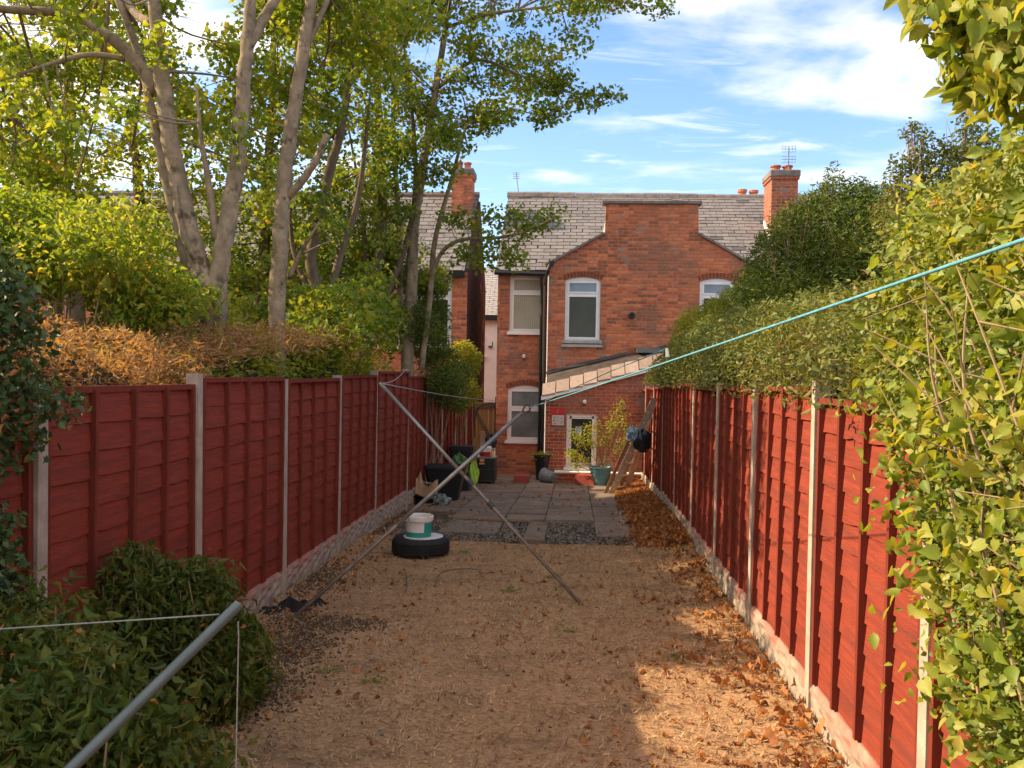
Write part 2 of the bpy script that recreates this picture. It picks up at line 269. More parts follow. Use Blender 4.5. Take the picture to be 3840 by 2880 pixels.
# ------------------------------------------------------------------ mesh building
class MB:
    def __init__(s): s.v = []; s.f = []; s.mi = []
    def add(s, vs, fs, mi=0):
        o = len(s.v); s.v += [tuple(v) for v in vs]; s.f += [tuple(i + o for i in f) for f in fs]; s.mi += [mi] * len(fs)
    def box(s, x0, x1, y0, y1, z0, z1, mi=0):
        s.hexa([(x0, y0, z0), (x1, y0, z0), (x1, y1, z0), (x0, y1, z0), (x0, y0, z1), (x1, y0, z1), (x1, y1, z1), (x0, y1, z1)], mi)
    def hexa(s, p, mi=0): s.add(p, [(0, 3, 2, 1), (4, 5, 6, 7), (0, 1, 5, 4), (1, 2, 6, 5), (2, 3, 7, 6), (3, 0, 4, 7)], mi)
    def obox(s, c, ax, ay, az, mi=0):
        c = Vector(c); ax, ay, az = Vector(ax), Vector(ay), Vector(az)
        s.hexa([c - ax - ay - az, c + ax - ay - az, c + ax + ay - az, c - ax + ay - az, c - ax - ay + az, c + ax - ay + az, c + ax + ay + az, c - ax + ay + az], mi)
    def bevbox(s, x0, x1, y0, y1, z0, z1, b, mi=0):
        # box with chamfered vertical edges and top
        ring = lambda i, z: [(x0 + i + b, y0 + i, z), (x1 - i - b, y0 + i, z), (x1 - i, y0 + i + b, z), (x1 - i, y1 - i - b, z), (x1 - i - b, y1 - i, z), (x0 + i + b, y1 - i, z), (x0 + i, y1 - i - b, z), (x0 + i, y0 + i + b, z)]
        vs = ring(0, z0) + ring(0, z1 - b) + ring(b, z1)
        fs = [tuple(range(7, -1, -1)), tuple(range(16, 24))]
        for k in (0, 8):
            for i in range(8): fs.append((k + i, k + (i + 1) % 8, k + 8 + (i + 1) % 8, k + 8 + i))
        s.add(vs, fs, mi)
    def tube(s, pts, rad, n=8, cap=True, wob=0.0, mi=0):
        pts = [Vector(p) for p in pts]
        if not hasattr(rad, '__len__'): rad = [rad] * len(pts)
        o = len(s.v); up = None
        for i, p in enumerate(pts):
            d = (pts[min(i + 1, len(pts) - 1)] - pts[max(i - 1, 0)]).normalized()
            if up is None: up = Vector((0, 0, 1)) if abs(d.z) < 0.8 else Vector((1, 0, 0))
            a = d.cross(up).normalized(); b = a.cross(d).normalized(); up = b
            for k in range(n):
                th = 2 * math.pi * k / n; r = rad[i] * (1 + wob * random.uniform(-1, 1))
                s.v.append(tuple(p + a * (r * math.cos(th)) + b * (r * math.sin(th))))
        fs = []
        for i in range(len(pts) - 1):
            for k in range(n):
                fs.append((o + i * n + k, o + i * n + (k + 1) % n, o + (i + 1) * n + (k + 1) % n, o + (i + 1) * n + k))
        if cap: fs.append(tuple(o + k for k in reversed(range(n)))); fs.append(tuple(o + (len(pts) - 1) * n + k for k in range(n)))
        s.f += fs; s.mi += [mi] * len(fs)
    def lathe(s, c, prof, n=24, axis=(0, 0, 1), mi=0, close=False):
        c = Vector(c); az = Vector(axis).normalized(); ax = (Vector((1, 0, 0)) if abs(az.x) < 0.9 else Vector((0, 1, 0))); ax = (ax - az * ax.dot(az)).normalized(); ay = az.cross(ax)
        o = len(s.v)
        for r, z in prof:
            for k in range(n):
                th = 2 * math.pi * k / n; s.v.append(tuple(c + ax * (r * math.cos(th)) + ay * (r * math.sin(th)) + az * z))
        m_ = len(prof); fs = []
        for i in range(m_ - (0 if close else 1)):
            j = (i + 1) % m_
            for k in range(n): fs.append((o + i * n + k, o + i * n + (k + 1) % n, o + j * n + (k + 1) % n, o + j * n + k))
        s.f += fs; s.mi += [mi] * len(fs)
    def build(s, name, mats, parent=None, smooth=False):
        return mkobj(name, np.array(s.v, dtype=np.float64).reshape(-1, 3), s.f, mats, parent, smooth, s.mi)
WL = {}   # world location of every object made
def mkobj(name, V, faces, mats, parent=None, smooth=False, mi=None):
    me = bpy.data.meshes.new(name); o = bpy.data.objects.new(name, me); COL.objects.link(o)
    if parent is None:
        base = Vector(((V[:, 0].min() + V[:, 0].max()) / 2, (V[:, 1].min() + V[:, 1].max()) / 2, V[:, 2].min())); o.location = base
    else: base = WL[parent.name]; o.parent = parent
    WL[o.name] = Vector(base)
    V = V - np.array(base)
    if isinstance(faces, np.ndarray):
        nf, k = faces.shape
        me.vertices.add(len(V)); me.vertices.foreach_set('co', V.astype(np.float32).ravel())
        me.loops.add(nf * k); me.loops.foreach_set('vertex_index', faces.astype(np.int32).ravel())
        me.polygons.add(nf); me.polygons.foreach_set('loop_start', np.arange(0, nf * k, k, dtype=np.int32)); me.polygons.foreach_set('loop_total', np.full(nf, k, dtype=np.int32))
        me.update(calc_edges=True)
    else:
        me.from_pydata([tuple(v) for v in V], [], faces)
    for mm in (mats if isinstance(mats, (list, tuple)) else [mats]): me.materials.append(M[mm])
    if mi is not None and any(mi): me.polygons.foreach_set('material_index', np.array(mi, dtype=np.int32))
    if smooth: me.polygons.foreach_set('use_smooth', np.ones(len(me.polygons), dtype=bool))
    me.update(); return o
def tag(o, label=None, cat=None, group=None, kind=None):
    if label: o['label'] = label
    if cat: o['category'] = cat
    if group: o['group'] = group
    if kind: o['kind'] = kind
    return o
def thing(name, loc, label, cat, group=None):
    o = bpy.data.objects.new(name, None); COL.objects.link(o); o.location = loc; o.empty_display_size = 0.2
    WL[o.name] = Vector(loc); return tag(o, label, cat, group)

# ---- leaves
def T_oval(w=0.5, fold=0.14, droop=0.18):
    v = np.array([(0, 0, 0), (w * .38, .28, fold), (w * .5, .5, fold * 1.1), (w * .3, .78, fold * .5 - droop * .5), (0, 1, -droop), (-w * .3, .78, fold * .5 - droop * .5), (-w * .5, .5, fold * 1.1), (-w * .38, .28, fold), (0, .5, 0.02)])
    f = [(8, i, (i + 1) % 8) for i in range(8)]; return v, np.array(f)
def T_diamond(w=0.45, fold=0.1):
    v = np.array([(0, 0, 0), (w * .5, .45, fold), (0, 1, -.1), (-w * .5, .45, fold)]); return v, np.array([(0, 1, 2), (0, 2, 3)])
def T_heart(w=0.9):
    v = np.array([(0, .08, 0), (w * .25, -.04, .05), (w * .5, .2, .1), (w * .46, .48, .08), (w * .22, .78, 0), (0, 1.05, -.14), (-w * .22, .78, 0), (-w * .46, .48, .08), (-w * .5, .2, .1), (-w * .25, -.04, .05), (0, .4, -.02)])
    return v, np.array([(10, i, (i + 1) % 10) for i in range(10)])
def T_maple(curl=0.12):
    o = [(0, 0), (.15, .04), (.40, -.04), (.34, .17), (.56, .40), (.33, .42), (.27, .60), (.12, .62), (0, 1), (-.12, .62), (-.27, .60), (-.33, .42), (-.56, .40), (-.34, .17), (-.40, -.04), (-.15, .04)]
    v = [(x, y, curl * (abs(x) * 1.1) - curl * 1.2 * max(y - .5, 0)) for x, y in o] + [(0, .32, 0)]
    return np.array(v), np.array([(16, i, (i + 1) % 16) for i in range(16)])
def T_curl(n=5, w=0.07, bend=1.0):
    # thin curled strip
    v = []; 
    for i in range(n + 1):
        u = i / n; a = bend * u; ww = w * (1 - 0.7 * u)
        v += [(-ww + .35 * bend * u * u, math.sin(a) / max(bend, .01), (1 - math.cos(a)) / max(bend, .01)), (ww + .35 * bend * u * u, math.sin(a) / max(bend, .01), (1 - math.cos(a)) / max(bend, .01) + 0.02)]
    f = []
    for i in range(n): f += [(2 * i, 2 * i + 1, 2 * i + 3), (2 * i, 2 * i + 3, 2 * i + 2)]
    return np.array(v), np.array(f)
def norm(a): return a / np.maximum(np.linalg.norm(a, axis=1, keepdims=True), 1e-9)
def leaves(name, P, size, tmpls, material, parent=None, droop=0.3, upb=0.5, smin=0.7, smax=1.25, flat=False, up=None, extra=None):
    """P: Nx3 world points. One mesh of leaf-sized faces."""
    if not isinstance(tmpls, list): tmpls = [tmpls]
    N = len(P); allv = []; allf = []; off = 0; grp = rng.integers(0, len(tmpls), N)
    for gi, (tv, tf) in enumerate(tmpls):
        Q = P[grp == gi]; n = len(Q)
        if not n: continue
        tdir = rng.normal(size=(n, 3)); tdir[:, 2] = tdir[:, 2] * (0.12 if flat else 0.6) - (0 if flat else droop); tdir = norm(tdir)
        nn = rng.normal(size=(n, 3)) * (0.35 if flat else 1.0); nn[:, 2] += (1.0 if flat else upb)
        if up is not None: nn = nn + up
        nn = nn - tdir * (nn * tdir).sum(1, keepdims=True); nn = norm(nn); xx = np.cross(tdir, nn)
        s = size * rng.uniform(smin, smax, (n, 1, 1))
        s = s if np.isscalar(size) or np.ndim(size) == 0 else size[grp == gi][:, None, None] * rng.uniform(smin, smax, (n, 1, 1))
        V = Q[:, None, :] + s * (tv[None, :, 0:1] * xx[:, None, :] + tv[None, :, 1:2] * tdir[:, None, :] + tv[None, :, 2:3] * nn[:, None, :])
        k = len(tv); F = (tf[None] + (np.arange(n) * k)[:, None, None] + off).reshape(-1, 3)
        allv.append(V.reshape(-1, 3)); allf.append(F); off += n * k
    V = np.concatenate(allv); F = np.concatenate(allf)
    return mkobj(name, V, F, material, parent)
def inclumps(clumps, n, shell=0.35):
    """clumps: list of (centre, (rx,ry,rz)); points inside, weighted by size."""
    C = np.array([list(c) for c, r in clumps]); Rr = np.array([list(r) for c, r in clumps])
    w = (Rr.prod(1)) ** 0.72; idx = rng.choice(len(clumps), n, p=w / w.sum())
    d = norm(rng.normal(size=(n, 3))); r = shell + (1 - shell) * rng.uniform(size=(n, 1)) ** 0.6
    r *= rng.uniform(0.86, 1.12, (n, 1))
    return C[idx] + d * r * Rr[idx]
def scatter_clumps(anchor_pts, n, spread, rmin, rmax, flatness=0.7):
    out = []
    for _ in range(n):
        a = np.array(random.choice(anchor_pts)) + rng.normal(size=3) * np.array(spread)
        r = random.uniform(rmin, rmax); out.append((a, (r, r, r * flatness)))
    return out
def smooth_path(pts, rad, k=5, jit=0.0):
    pts = [Vector(p) for p in pts]; P = [pts[0] * 2 - pts[1]] + pts + [pts[-1] * 2 - pts[-2]]; out = []; ro = []
    for i in range(1, len(P) - 2):
        for j in range(k):
            u = j / k; a, b, c, d = P[i - 1], P[i], P[i + 1], P[i + 2]
            q = 0.5 * ((2 * b) + (c - a) * u + (2 * a - 5 * b + 4 * c - d) * u * u + (3 * b - a - 3 * c + d) * u ** 3)
            out.append(q + Vector((random.uniform(-jit, jit), random.uniform(-jit, jit), 0))); ro.append(rad[i - 1] * (1 - u) + rad[i] * u)
    out.append(pts[-1]); ro.append(rad[-1]); return out, ro
def limb(mb, pts, rad, n=10, k=5, jit=0.006, wob=0.05):
    p, r = smooth_path(pts, rad, k, jit); mb.tube(p, r, n, wob=wob)
def twigs_to(mb, clumps, anchors, r0=0.012, n=5):
    A = np.array([list(a) for a in anchors])
    for c, r in clumps:
        c = np.array(c); i = ((A - c) ** 2 * np.array([1, 1, .6])).sum(1).argmin(); a = A[i]
        mid = (a + c) / 2 + rng.normal(size=3) * 0.08 * np.linalg.norm(c - a) - np.array([0, 0, 0.04])
        rr = r0 * (0.6 + min(np.linalg.norm(c - a), 2) * 0.5)
        p, rd = smooth_path([a, mid, c], [rr, rr * .7, rr * .3], 4); mb.tube(p, rd, n, cap=False)
        for _ in range(3):
            e = c + rng.normal(size=3) * np.array(r) * 0.6; mb.tube([p[-3], (np.array(p[-3]) + e) / 2 + rng.normal(size=3) * .03, e], [rr * .35, rr * .3, rr * .15], 4, cap=False)

# ------------------------------------------------------------------ ground
def sheet(name, xs, ys, zf, material, kind='structure'):
    xs = np.array(xs); ys = np.array(ys); X, Y = np.meshgrid(xs, ys, indexing='ij')
    Z = zf(X, Y); V = np.stack([X, Y, Z], -1).reshape(-1, 3); nx, ny = len(xs), len(ys)
    i, j = np.meshgrid(np.arange(nx - 1), np.arange(ny - 1), indexing='ij'); a = (i * ny + j).ravel()
    F = np.stack([a, a + ny, a + ny + 1, a + 1], 1)
    o = mkobj(name, V, F, material, None, True); tag(o, kind=kind); return o
gzv = lambda Y: -0.28 * (lambda u: u * u * (3 - 2 * u))(np.clip((Y - 11.5) / 9.5, 0, 1))
def fn(X, Y, s, seed):
    r = np.random.default_rng(seed); out = 0
    for k in range(7):
        a = r.uniform(0, 6.28); f = s * (1.5 ** k) ; out = out + np.sin(X * f * math.cos(a) + Y * f * math.sin(a) + r.uniform(0, 6.28)) * (0.72 ** k)
    return out / 3
sheet('ground', [-600, -60, -15, -8, -4, -3, -2.7, 0, 1.5, 2, 4, 8, 15, 60, 600], [-200, -10, 0] + list(np.arange(1, 24, 1.0)) + [30, 60, 200, 900], lambda X, Y: gzv(Y) - 0.03, 'soil')
XL, XR = -2.60, 1.43
def lawnz(X, Y):
    edge = np.exp(-((X - XL) / 0.35) ** 2) * 0.05 + np.exp(-((X - XR) / 0.30) ** 2) * 0.045
    return gzv(Y) + edge + fn(X, Y, 3.0, 3) * 0.018 + fn(X, Y, 22, 5) * 0.006 + 0.004
sheet('dry_lawn', np.arange(XL, XR + .02, 0.03), np.arange(0.3, 11.35, 0.04), lawnz, 'lawn')
sheet('side_border', np.arange(0.75, XR + .02, 0.04), np.arange(11.35, 20.6, 0.05), lambda X, Y: lawnz(X, Y) - 0.05 + 0.10 * (X - 0.55), 'lawn')
# paving slabs
mb = MB(); y = 11.9; row = 0
def slab(x0, x1, y0, y1):
    g_ = 0.005; dz = random.uniform(-.006, .006) + 0.018
    zs = [gz(v) + dz + random.uniform(-.002, .002) for v in (y0, y0, y1, y1)]
    mb.hexa([(x0 + g_, y0 + g_, zs[0] - .05), (x1 - g_, y0 + g_, zs[1] - .05), (x1 - g_, y1 - g_, zs[2] - .05), (x0 + g_, y1 - g_, zs[3] - .05), (x0 + g_, y0 + g_, zs[0]), (x1 - g_, y0 + g_, zs[1]), (x1 - g_, y1 - g_, zs[2]), (x0 + g_, y1 - g_, zs[3])])
colx = [-2.52, -1.75, -0.98, -0.40, 0.30, 0.9]
while y < 21.2:
    h = 0.76 if row % 2 else 0.6
    for i in range(5):
        if y < 13.0 and (i in (2, 3) or i == 0): continue
        if y < 13.6 and i == 0: continue
        slab(colx[i], colx[i + 1], y, y + h)
    y += h; row += 1
slab(-0.62, -0.35, 11.5, 13.05)
mb.build('paving', 'paving'); tag(bpy.data.objects['paving'], kind='structure')
# gravel
P = np.stack([rng.uniform(-2.5, 0.85, 5000), rng.uniform(11.35, 13.1, 5000), np.zeros(5000)], 1)
P = P[(P[:, 0] > -0.35) | (P[:, 0] < -0.62)]; P = P[(P[:, 0] < 0.45 + rng.normal(size=len(P)) * .15)]
P[:, 2] = gzv(P[:, 1]) + 0.0
pv = np.array([(1, 0, 0), (0, 1, 0), (-1, 0, 0), (0, -1, 0), (0.1, 0, .7), (0, .1, -.5)]); pf = np.array([(0, 1, 4), (1, 2, 4), (2, 3, 4), (3, 0, 4), (1, 0, 5), (2, 1, 5), (3, 2, 5), (0, 3, 5)])
o = leaves('gravel', P, 0.022, (pv, pf), 'gravel', flat=True, smin=.5, smax=1.5); tag(o, 'dark grey loose gravel strip between lawn and paving', 'gravel', kind='stuff')

# ------------------------------------------------------------------ fences
def wane(L, seg, amp):
    return [random.uniform(-amp, amp) * (1 if random.random() < 0.75 else 2.2) for _ in range(seg + 1)]
def make_fence(fence, posts, side, tops, label_posts=None, nb=4):
    """posts: list of (x, Y, zbase, ztop). side=+1 garden lies at +x (left fence), -1 garden lies at -x."""
    for i, (x, Y, zb, zt) in enumerate(posts):
        mb = MB(); w = 0.05; lean = random.uniform(-.02, .02)
        mb.hexa([(x - w, Y - w, zb - .1), (x + w, Y - w, zb - .1), (x + w, Y + w, zb - .1), (x - w, Y + w, zb - .1),
                 (x - w * .9, Y - w * .8 + lean, zt), (x + w * .9, Y - w * .8 + lean, zt), (x + w * .9, Y + w * .8 + lean, zt), (x - w * .9, Y + w * .8 + lean, zt)])
        mb.build('post', 'concrete_post', fence)
    for i in range(len(posts) - 1):
        a = posts[i]; b = posts[i + 1]; A = Vector((a[0], a[1], 0)); B = Vector((b[0], b[1], 0)); d = (B - A); L = d.length - 0.10; d.normalize(); A = A + d * 0.05
        n = Vector((side, 0, 0)); z0 = (a[2] + b[2]) / 2; top = tops[i]; gb = 0.27
        tilt = random.uniform(-.012, .012); bow = random.uniform(-.03, .03); sk = random.uniform(-.015, .015)
        def Pt(u, nn, z):
            v = u / L; return A + d * u + n * (nn + bow * math.sin(math.pi * v) * min(max((z - z0 - gb) / 1.6, 0), 1) + tilt * (z - z0)) + Vector((0, 0, z + sk * (v - .5)))
        # rock faced gravel board
        mb = MB(); nu, nz = 44, 9; o = 0; vs = []
        for iu in range(nu + 1):
            for iz in range(nz + 1):
                u = L * iu / nu; zz = z0 - .06 + (gb + .05) * iz / nz
                rel = abs(math.sin(u * 9 + math.sin(iz * 1.3) * 2.2)) * .018 + random.uniform(0, .010) if 0 < iz < nz else 0
                vs.append(A + d * u + n * (.018 + rel) + Vector((0, 0, zz)))
        fs = [(iu * (nz + 1) + iz, (iu + 1) * (nz + 1) + iz, (iu + 1) * (nz + 1) + iz + 1, iu * (nz + 1) + iz + 1) for iu in range(nu) for iz in range(nz)]
        mb.add(vs, fs)
        c = len(mb.v); nzp = nz + 1
        tops_ = [A + d * (L * iu / nu) + n * (-.02) + Vector((0, 0, z0 - .01 + gb)) for iu in range(nu + 1)]
        mb.v += [tuple(v) for v in tops_]; ff = [(iu * nzp + nz, (iu + 1) * nzp + nz, c + iu + 1, c + iu) for iu in range(nu)]; mb.f += ff; mb.mi += [0] * len(ff)
        mb.build('gravel_board', 'gravel_board', fence)
        # overlapping wavy-edged boards
        mb = MB(); zp = z0 + gb; nbd = max(int(round((top - zp - .04) / .150)), 3); e = (top - zp - .04) / nbd; seg = 14
        for k in range(nbd + 1):
            zlo = zp + e * k - .012; zhi = min(zlo + e + .03, top - .012); dn = random.uniform(-.004, .004)
            w_ = wane(L, seg, .006); vs = []
            for j in range(seg + 1):
                u = L * j / seg; q = random.uniform(-.0015, .0015)
                vs += [Pt(u, .011 + dn + q, zlo + w_[j]), Pt(u, -.004 + q, zhi), Pt(u, -.012, zhi), Pt(u, .006 + dn, zlo + w_[j])]
            fs = []
            for j in range(seg):
                o = 4 * j
                for q in range(4): fs.append((o + q, o + (q + 1) % 4, o + 4 + (q + 1) % 4, o + 4 + q))
            if k < nbd: mb.add(vs, fs)
        panel = mb.build('panel', 'fence_red', fence)
        for j in range(nb + 1):
            u = .02 + (L - .04) * j / nb; m2 = MB(); wj = .018 if 0 < j < nb else .022
            lean = random.uniform(-.01, .01)
            c0 = [Pt(u - wj, .002, zp), Pt(u + wj, .002, zp), Pt(u + wj, .042, zp), Pt(u - wj, .042, zp)]
            c1 = [Pt(u - wj + lean, .002, top - .02), Pt(u + wj + lean, .002, top - .02), Pt(u + wj + lean, .038, top - .02), Pt(u - wj + lean, .038, top - .02)]
            m2.hexa(c0 + c1); m2.build('batten', 'batten_red', panel)
        m2 = MB()
        m2.hexa([Pt(0, -.02, top - .035), Pt(L, -.02, top - .035), Pt(L, .036, top - .035), Pt(0, .036, top - .035), Pt(0, -.02, top), Pt(L, -.02, top), Pt(L, .036, top), Pt(0, .036, top)])
        m2.build('top_rail', 'batten_red', panel)
LX = -2.66
Lp = [(LX, 2.45, 0, 1.98), (LX, 4.4, 0, 2.0), (LX, 6.33, 0, 2.05), (LX, 8.26, 0, 2.0), (LX, 10.2, 0, 2.03), (LX, 12.1, gz(12.1), 2.09), (-2.64, 14.3, gz(14.3), 2.12), (-2.65, 16.2, gz(16.2), 1.86), (-2.62, 17.9, gz(17.9), 1.74), (-2.56, 19.5, gz(19.5), 1.62), (-2.50, 21.0, gz(21), 1.50), (-2.45, 22.5, gz(21), 1.42)]
Lt = [1.98, 1.98, 2.02, 2.00, 2.03, 2.08, 2.0, 1.80, 1.68, 1.55, 1.45]
fl = thing('fence', (LX, 10, 0), 'shaded dark red timber panel fence with concrete posts along the left side of the lawn', 'fence')
make_fence(fl, Lp, 1, Lt)
RXP = 1.48
Rp = [(RXP, Yv, gz(Yv), zt) for Yv, zt in ((1.95, 2.0), (3.86, 2.04), (5.70, 2.08), (7.60, 2.05), (9.50, 2.03), (11.42, 2.00), (13.35, 1.98), (15.3, 1.94), (17.2, 1.90), (19.1, 1.86), (20.9, 1.8))]
Rt = [1.95, 1.98, 2.03, 2.0, 1.97, 1.99, 1.94, 1.88, 1.84, 1.78]
fr = thing('fence', (RXP, 10, 0), 'sunlit bright red timber panel fence with concrete posts along the right side of the lawn', 'fence')
make_fence(fr, Rp, -1, Rt)

# ------------------------------------------------------------------ buildings
def wall_poly(name, outer, holes, Y, material, parent, depth=0.11):
    """wall facing -Y in the plane Y with real openings; outer/holes are (x, z) lists."""
    polys = [[Vector((x, 0, z)) for x, z in p] for p in [outer] + holes]
    flat = [v for p in polys for v in p]; tris = tessellate_polygon(polys); mb = MB()
    fs = []
    for a, b_, c in tris:
        n = (flat[b_] - flat[a]).cross(flat[c] - flat[a]); fs.append((a, b_, c) if n.y < 0 else (a, c, b_))
    mb.add([(v.x, Y, v.z) for v in flat], fs)
    for h in holes:
        for i in range(len(h)):
            (x0, z0), (x1, z1) = h[i], h[(i + 1) % len(h)]; mb.add([(x0, Y, z0), (x1, Y, z1), (x1, Y + depth, z1), (x0, Y + depth, z0)], [(0, 1, 2, 3)])
    return mb.build(name, material, parent)
def opening(x0, x1, z0, z1, arch=0.0):
    pts = [(x0, z0), (x1, z0), (x1, z1 - arch)]
    if arch:
        for i in range(1, 10):
            u = i / 10; pts.append((x1 + (x0 - x1) * u, z1 - arch + arch * math.sin(math.pi * u) ** 0.8))
    pts.append((x0, z1 - arch)); return pts
def window(parent, x0, x1, z0, z1, Y, arch=0.0, trans=0.3, fmat='upvc', gmat='glass_dark', gtop=None, blind=False, fw=0.062, sill=True, sillmat='upvc', archbricks=True, nwin=0.05, deep=0.04):
    """frame with two lights, panes as sub-parts; front of frame sits `deep` behind the wall face."""
    yf = Y + deep; mb = MB()
    zt = z0 + (z1 - z0) * (1 - trans); tb = 0.045
    def ring(o, i, y0, y1):
        n = len(o); mb.add([(x, y0, z) for x, z in o] + [(x, y0, z) for x, z in i] + [(x, y1, z) for x, z in o] + [(x, y1, z) for x, z in i],
            [(k, (k + 1) % n, n + (k + 1) % n, n + k) for k in range(n)] + [(n + k, n + (k + 1) % n, 3 * n + (k + 1) % n, 3 * n + k) for k in range(n)] + [(k, 2 * n + k, 2 * n + (k + 1) % n, (k + 1) % n) for k in range(n)])
    o = opening(x0 + .004, x1 - .004, z0 + .004, z1 - .004, arch)
    i = [(min(max(x, x0 + fw), x1 - fw), min(max(z, z0 + fw), z - fw if z > z0 + .2 else z0 + fw)) for x, z in o]
    ring(o, i, yf, yf + .07)
    mb.box(x0 + fw - .002, x1 - fw + .002, yf + .004, yf + .066, zt - tb / 2, zt + tb / 2)
    fr_ = mb.build('window', fmat, parent)
    def sash(za, zb, mm, top=False):
        m2 = MB(); s = .035
        for (a, b_, c, d) in ((x0 + fw, x1 - fw, za, za + s), (x0 + fw, x1 - fw, zb - s, zb), (x0 + fw, x0 + fw + s, za + s, zb - s), (x1 - fw - s, x1 - fw, za + s, zb - s)): m2.box(a, b_, yf - .012, yf + .05, c, d)
        m2.build('sash', fmat, fr_)
        m3 = MB(); m3.box(x0 + fw + s - .003, x1 - fw - s + .003, yf + .02, yf + .032, za + s - .003, zb - s + .003); m3.build('pane', mm, fr_)
        if blind:
            m4 = MB(); xx = x0 + fw + s; 
            while xx < x1 - fw - s - .02:
                w_ = .05; m4.box(xx + .002, min(xx + w_ - .002, x1 - fw - s), yf + .012, yf + .018 + random.uniform(-.003, .003), za + s + .006, zb - s - .004); xx += w_
            m4.build('blind', 'blind', fr_)
    sash(z0 + fw, zt - tb / 2, gmat); sash(zt + tb / 2, z1 - fw - arch * .55, gtop or gmat)
    if arch:  # arched head infill
        m5 = MB(); ii = [p for p in o if p[1] > z1 - arch - .02]; n = len(ii)
        m5.add([(x, yf + .01, z) for x, z in ii] + [(min(max(x, x0 + fw), x1 - fw), yf + .01, z1 - fw - arch * .55) for x, z in ii], [(k, k + 1, n + k + 1, n + k) for k in range(n - 1)]); m5.build('head', fmat, fr_)
    if sill:
        m6 = MB(); m6.box(x0 - .05, x1 + .05, Y - .07, Y + .05, z0 - .045, z0 + .004); m6.box(x0 - .03, x1 + .03, Y - .04, Y + .03, z0 + .005, z0 + .03); m6.build('sill', sillmat, fr_)
    if archbricks:
        m7 = MB(); n = int((x1 - x0 + .1) / .075); 
        for k in range(n):
            u = (k + .5) / n; cx = x0 - .05 + (x1 - x0 + .1) * u; cz = z1 - arch + arch * math.sin(math.pi * min(max(u, 0), 1)) ** .8 + .065; a = (u - .5) * -.35
            az = Vector((-math.sin(a), 0, math.cos(a))) * .055; ax = Vector((math.cos(a), 0, math.sin(a))) * .0315
            m7.obox((cx, Y + .02, cz), ax, (0, .026, 0), az)
        m7.build('brick_arch', 'arch_brick', fr_)
    return fr_
def slates(parent, x0, x1, ya, za, yb, zb, course=0.185, width=0.31, clip=None, material='slate'):
    base = MB(); base.add([(x0, ya, za - .015), (x1, ya, za - .015), (x1, yb, zb - .015), (x0, yb, zb - .015), (x0, ya, za - .1), (x1, ya, za - .1), (x1, yb, zb - .1), (x0, yb, zb - .1)],
                          [(0, 1, 2, 3), (4, 7, 6, 5), (0, 4, 5, 1), (1, 5, 6, 2), (3, 2, 6, 7), (0, 3, 7, 4)])
    rf = base.build('roof', 'slate_gap', parent)
    L = math.hypot(yb - ya, zb - za); d = Vector((0, (yb - ya) / L, (zb - za) / L)); nn = Vector((0, -d.z, d.y)); 
    if nn.z < 0: nn = -nn
    mb = MB(); n = int(L / course)
    for r in range(n):
        x = x0 - (r % 2) * width / 2; s0 = r * course
        while x < x1:
            a = max(x, x0); b_ = min(x + width, x1)
            if b_ - a > .04 and (clip is None or not clip((a + b_) / 2, s0)):
                g_ = .006 + (random.random() < .12) * .012; sl_ = random.uniform(-.012, .012) - (random.random() < .03) * .04; lift = random.uniform(0, .006)
                o = Vector((0, ya, za)) + d * (s0 + sl_); tw = random.uniform(-.008, .008)
                P0 = [Vector((a + g_, 0, 0)) + o + nn * (.014 + lift), Vector((b_ - g_, 0, 0)) + o + nn * (.014 + lift) + d * tw, Vector((b_ - g_, 0, 0)) + o + d * (course * 1.12) + nn * .002, Vector((a + g_, 0, 0)) + o + d * (course * 1.12) + nn * .002]
                P1 = [p - nn * .012 for p in P0]; mb.hexa(P1 + P0)
            x += width
    mb.build('slates', material, rf); return rf
def chimney(parent, x0, x1, y0, y1, z0, z1, pots, bm='brick', name='chimney'):
    m_ = MB(); m_.box(x0, x1, y0, y1, z0, z1 - .22); m_.box(x0 - .03, x1 + .03, y0 - .03, y1 + .03, z1 - .22, z1 - .15)
    ch = m_.build(name, bm, parent)
    m_ = MB(); m_.bevbox(x0 - .05, x1 + .05, y0 - .05, y1 + .05, z1 - .149, z1, .02); m_.build('cap', 'ridge_tile', ch)
    for (px_, py_, r, h) in pots:
        m_ = MB(); m_.lathe((px_, py_, z1), [(r * .85, 0), (r * .8, h * .75), (r * 1.02, h * .8), (r * 1.02, h), (r * .8, h), (r * .7, h * .3)], 12); m_.build('chimney_pot', 'terracotta', ch)
    return ch
YM, YW = 21.6, 21.0
# the brick terraced house with the gabled wing
H = thing('brick_house', (1.6, YM, -.28), 'red brick terraced house with stepped gable wing and sloping lean-to beyond the paving', 'house')
o1 = opening(-1.57, -0.74, 3.02, 4.36, 0); o2 = opening(-1.58, -0.76, 0.48, 1.80, .10)
wall_poly('wall', [(-1.85, -.5), (-.62, -.5), (-.62, 4.46), (-1.85, 4.46)], [o1, o2], YM, 'brick', H)
mb = MB(); mb.box(-1.85, -1.62, YM + .002, 28.4, -.5, 4.44); mb.add([(-1.85, YM + .2, 4.44), (-1.85, 28.4, 4.44), (-1.85, 25, 6.8), (-1.62, YM + .2, 4.44), (-1.62, 28.4, 4.44), (-1.62, 25, 6.8)], [(0, 2, 1), (3, 4, 5), (0, 1, 4, 3), (1, 2, 5, 4), (2, 0, 3, 5)]); mb.build('gable_wall', 'brick', H)
mb = MB(); mb.box(3.9, 10.5, YM, YM + .25, -.5, 4.44); mb.box(-1.6, 10.5, 28.15, 28.4, -.5, 4.44); mb.box(10.3, 10.5, YM + .25, 28.15, -.5, 4.44); mb.build('rear_wall', 'brick', H)
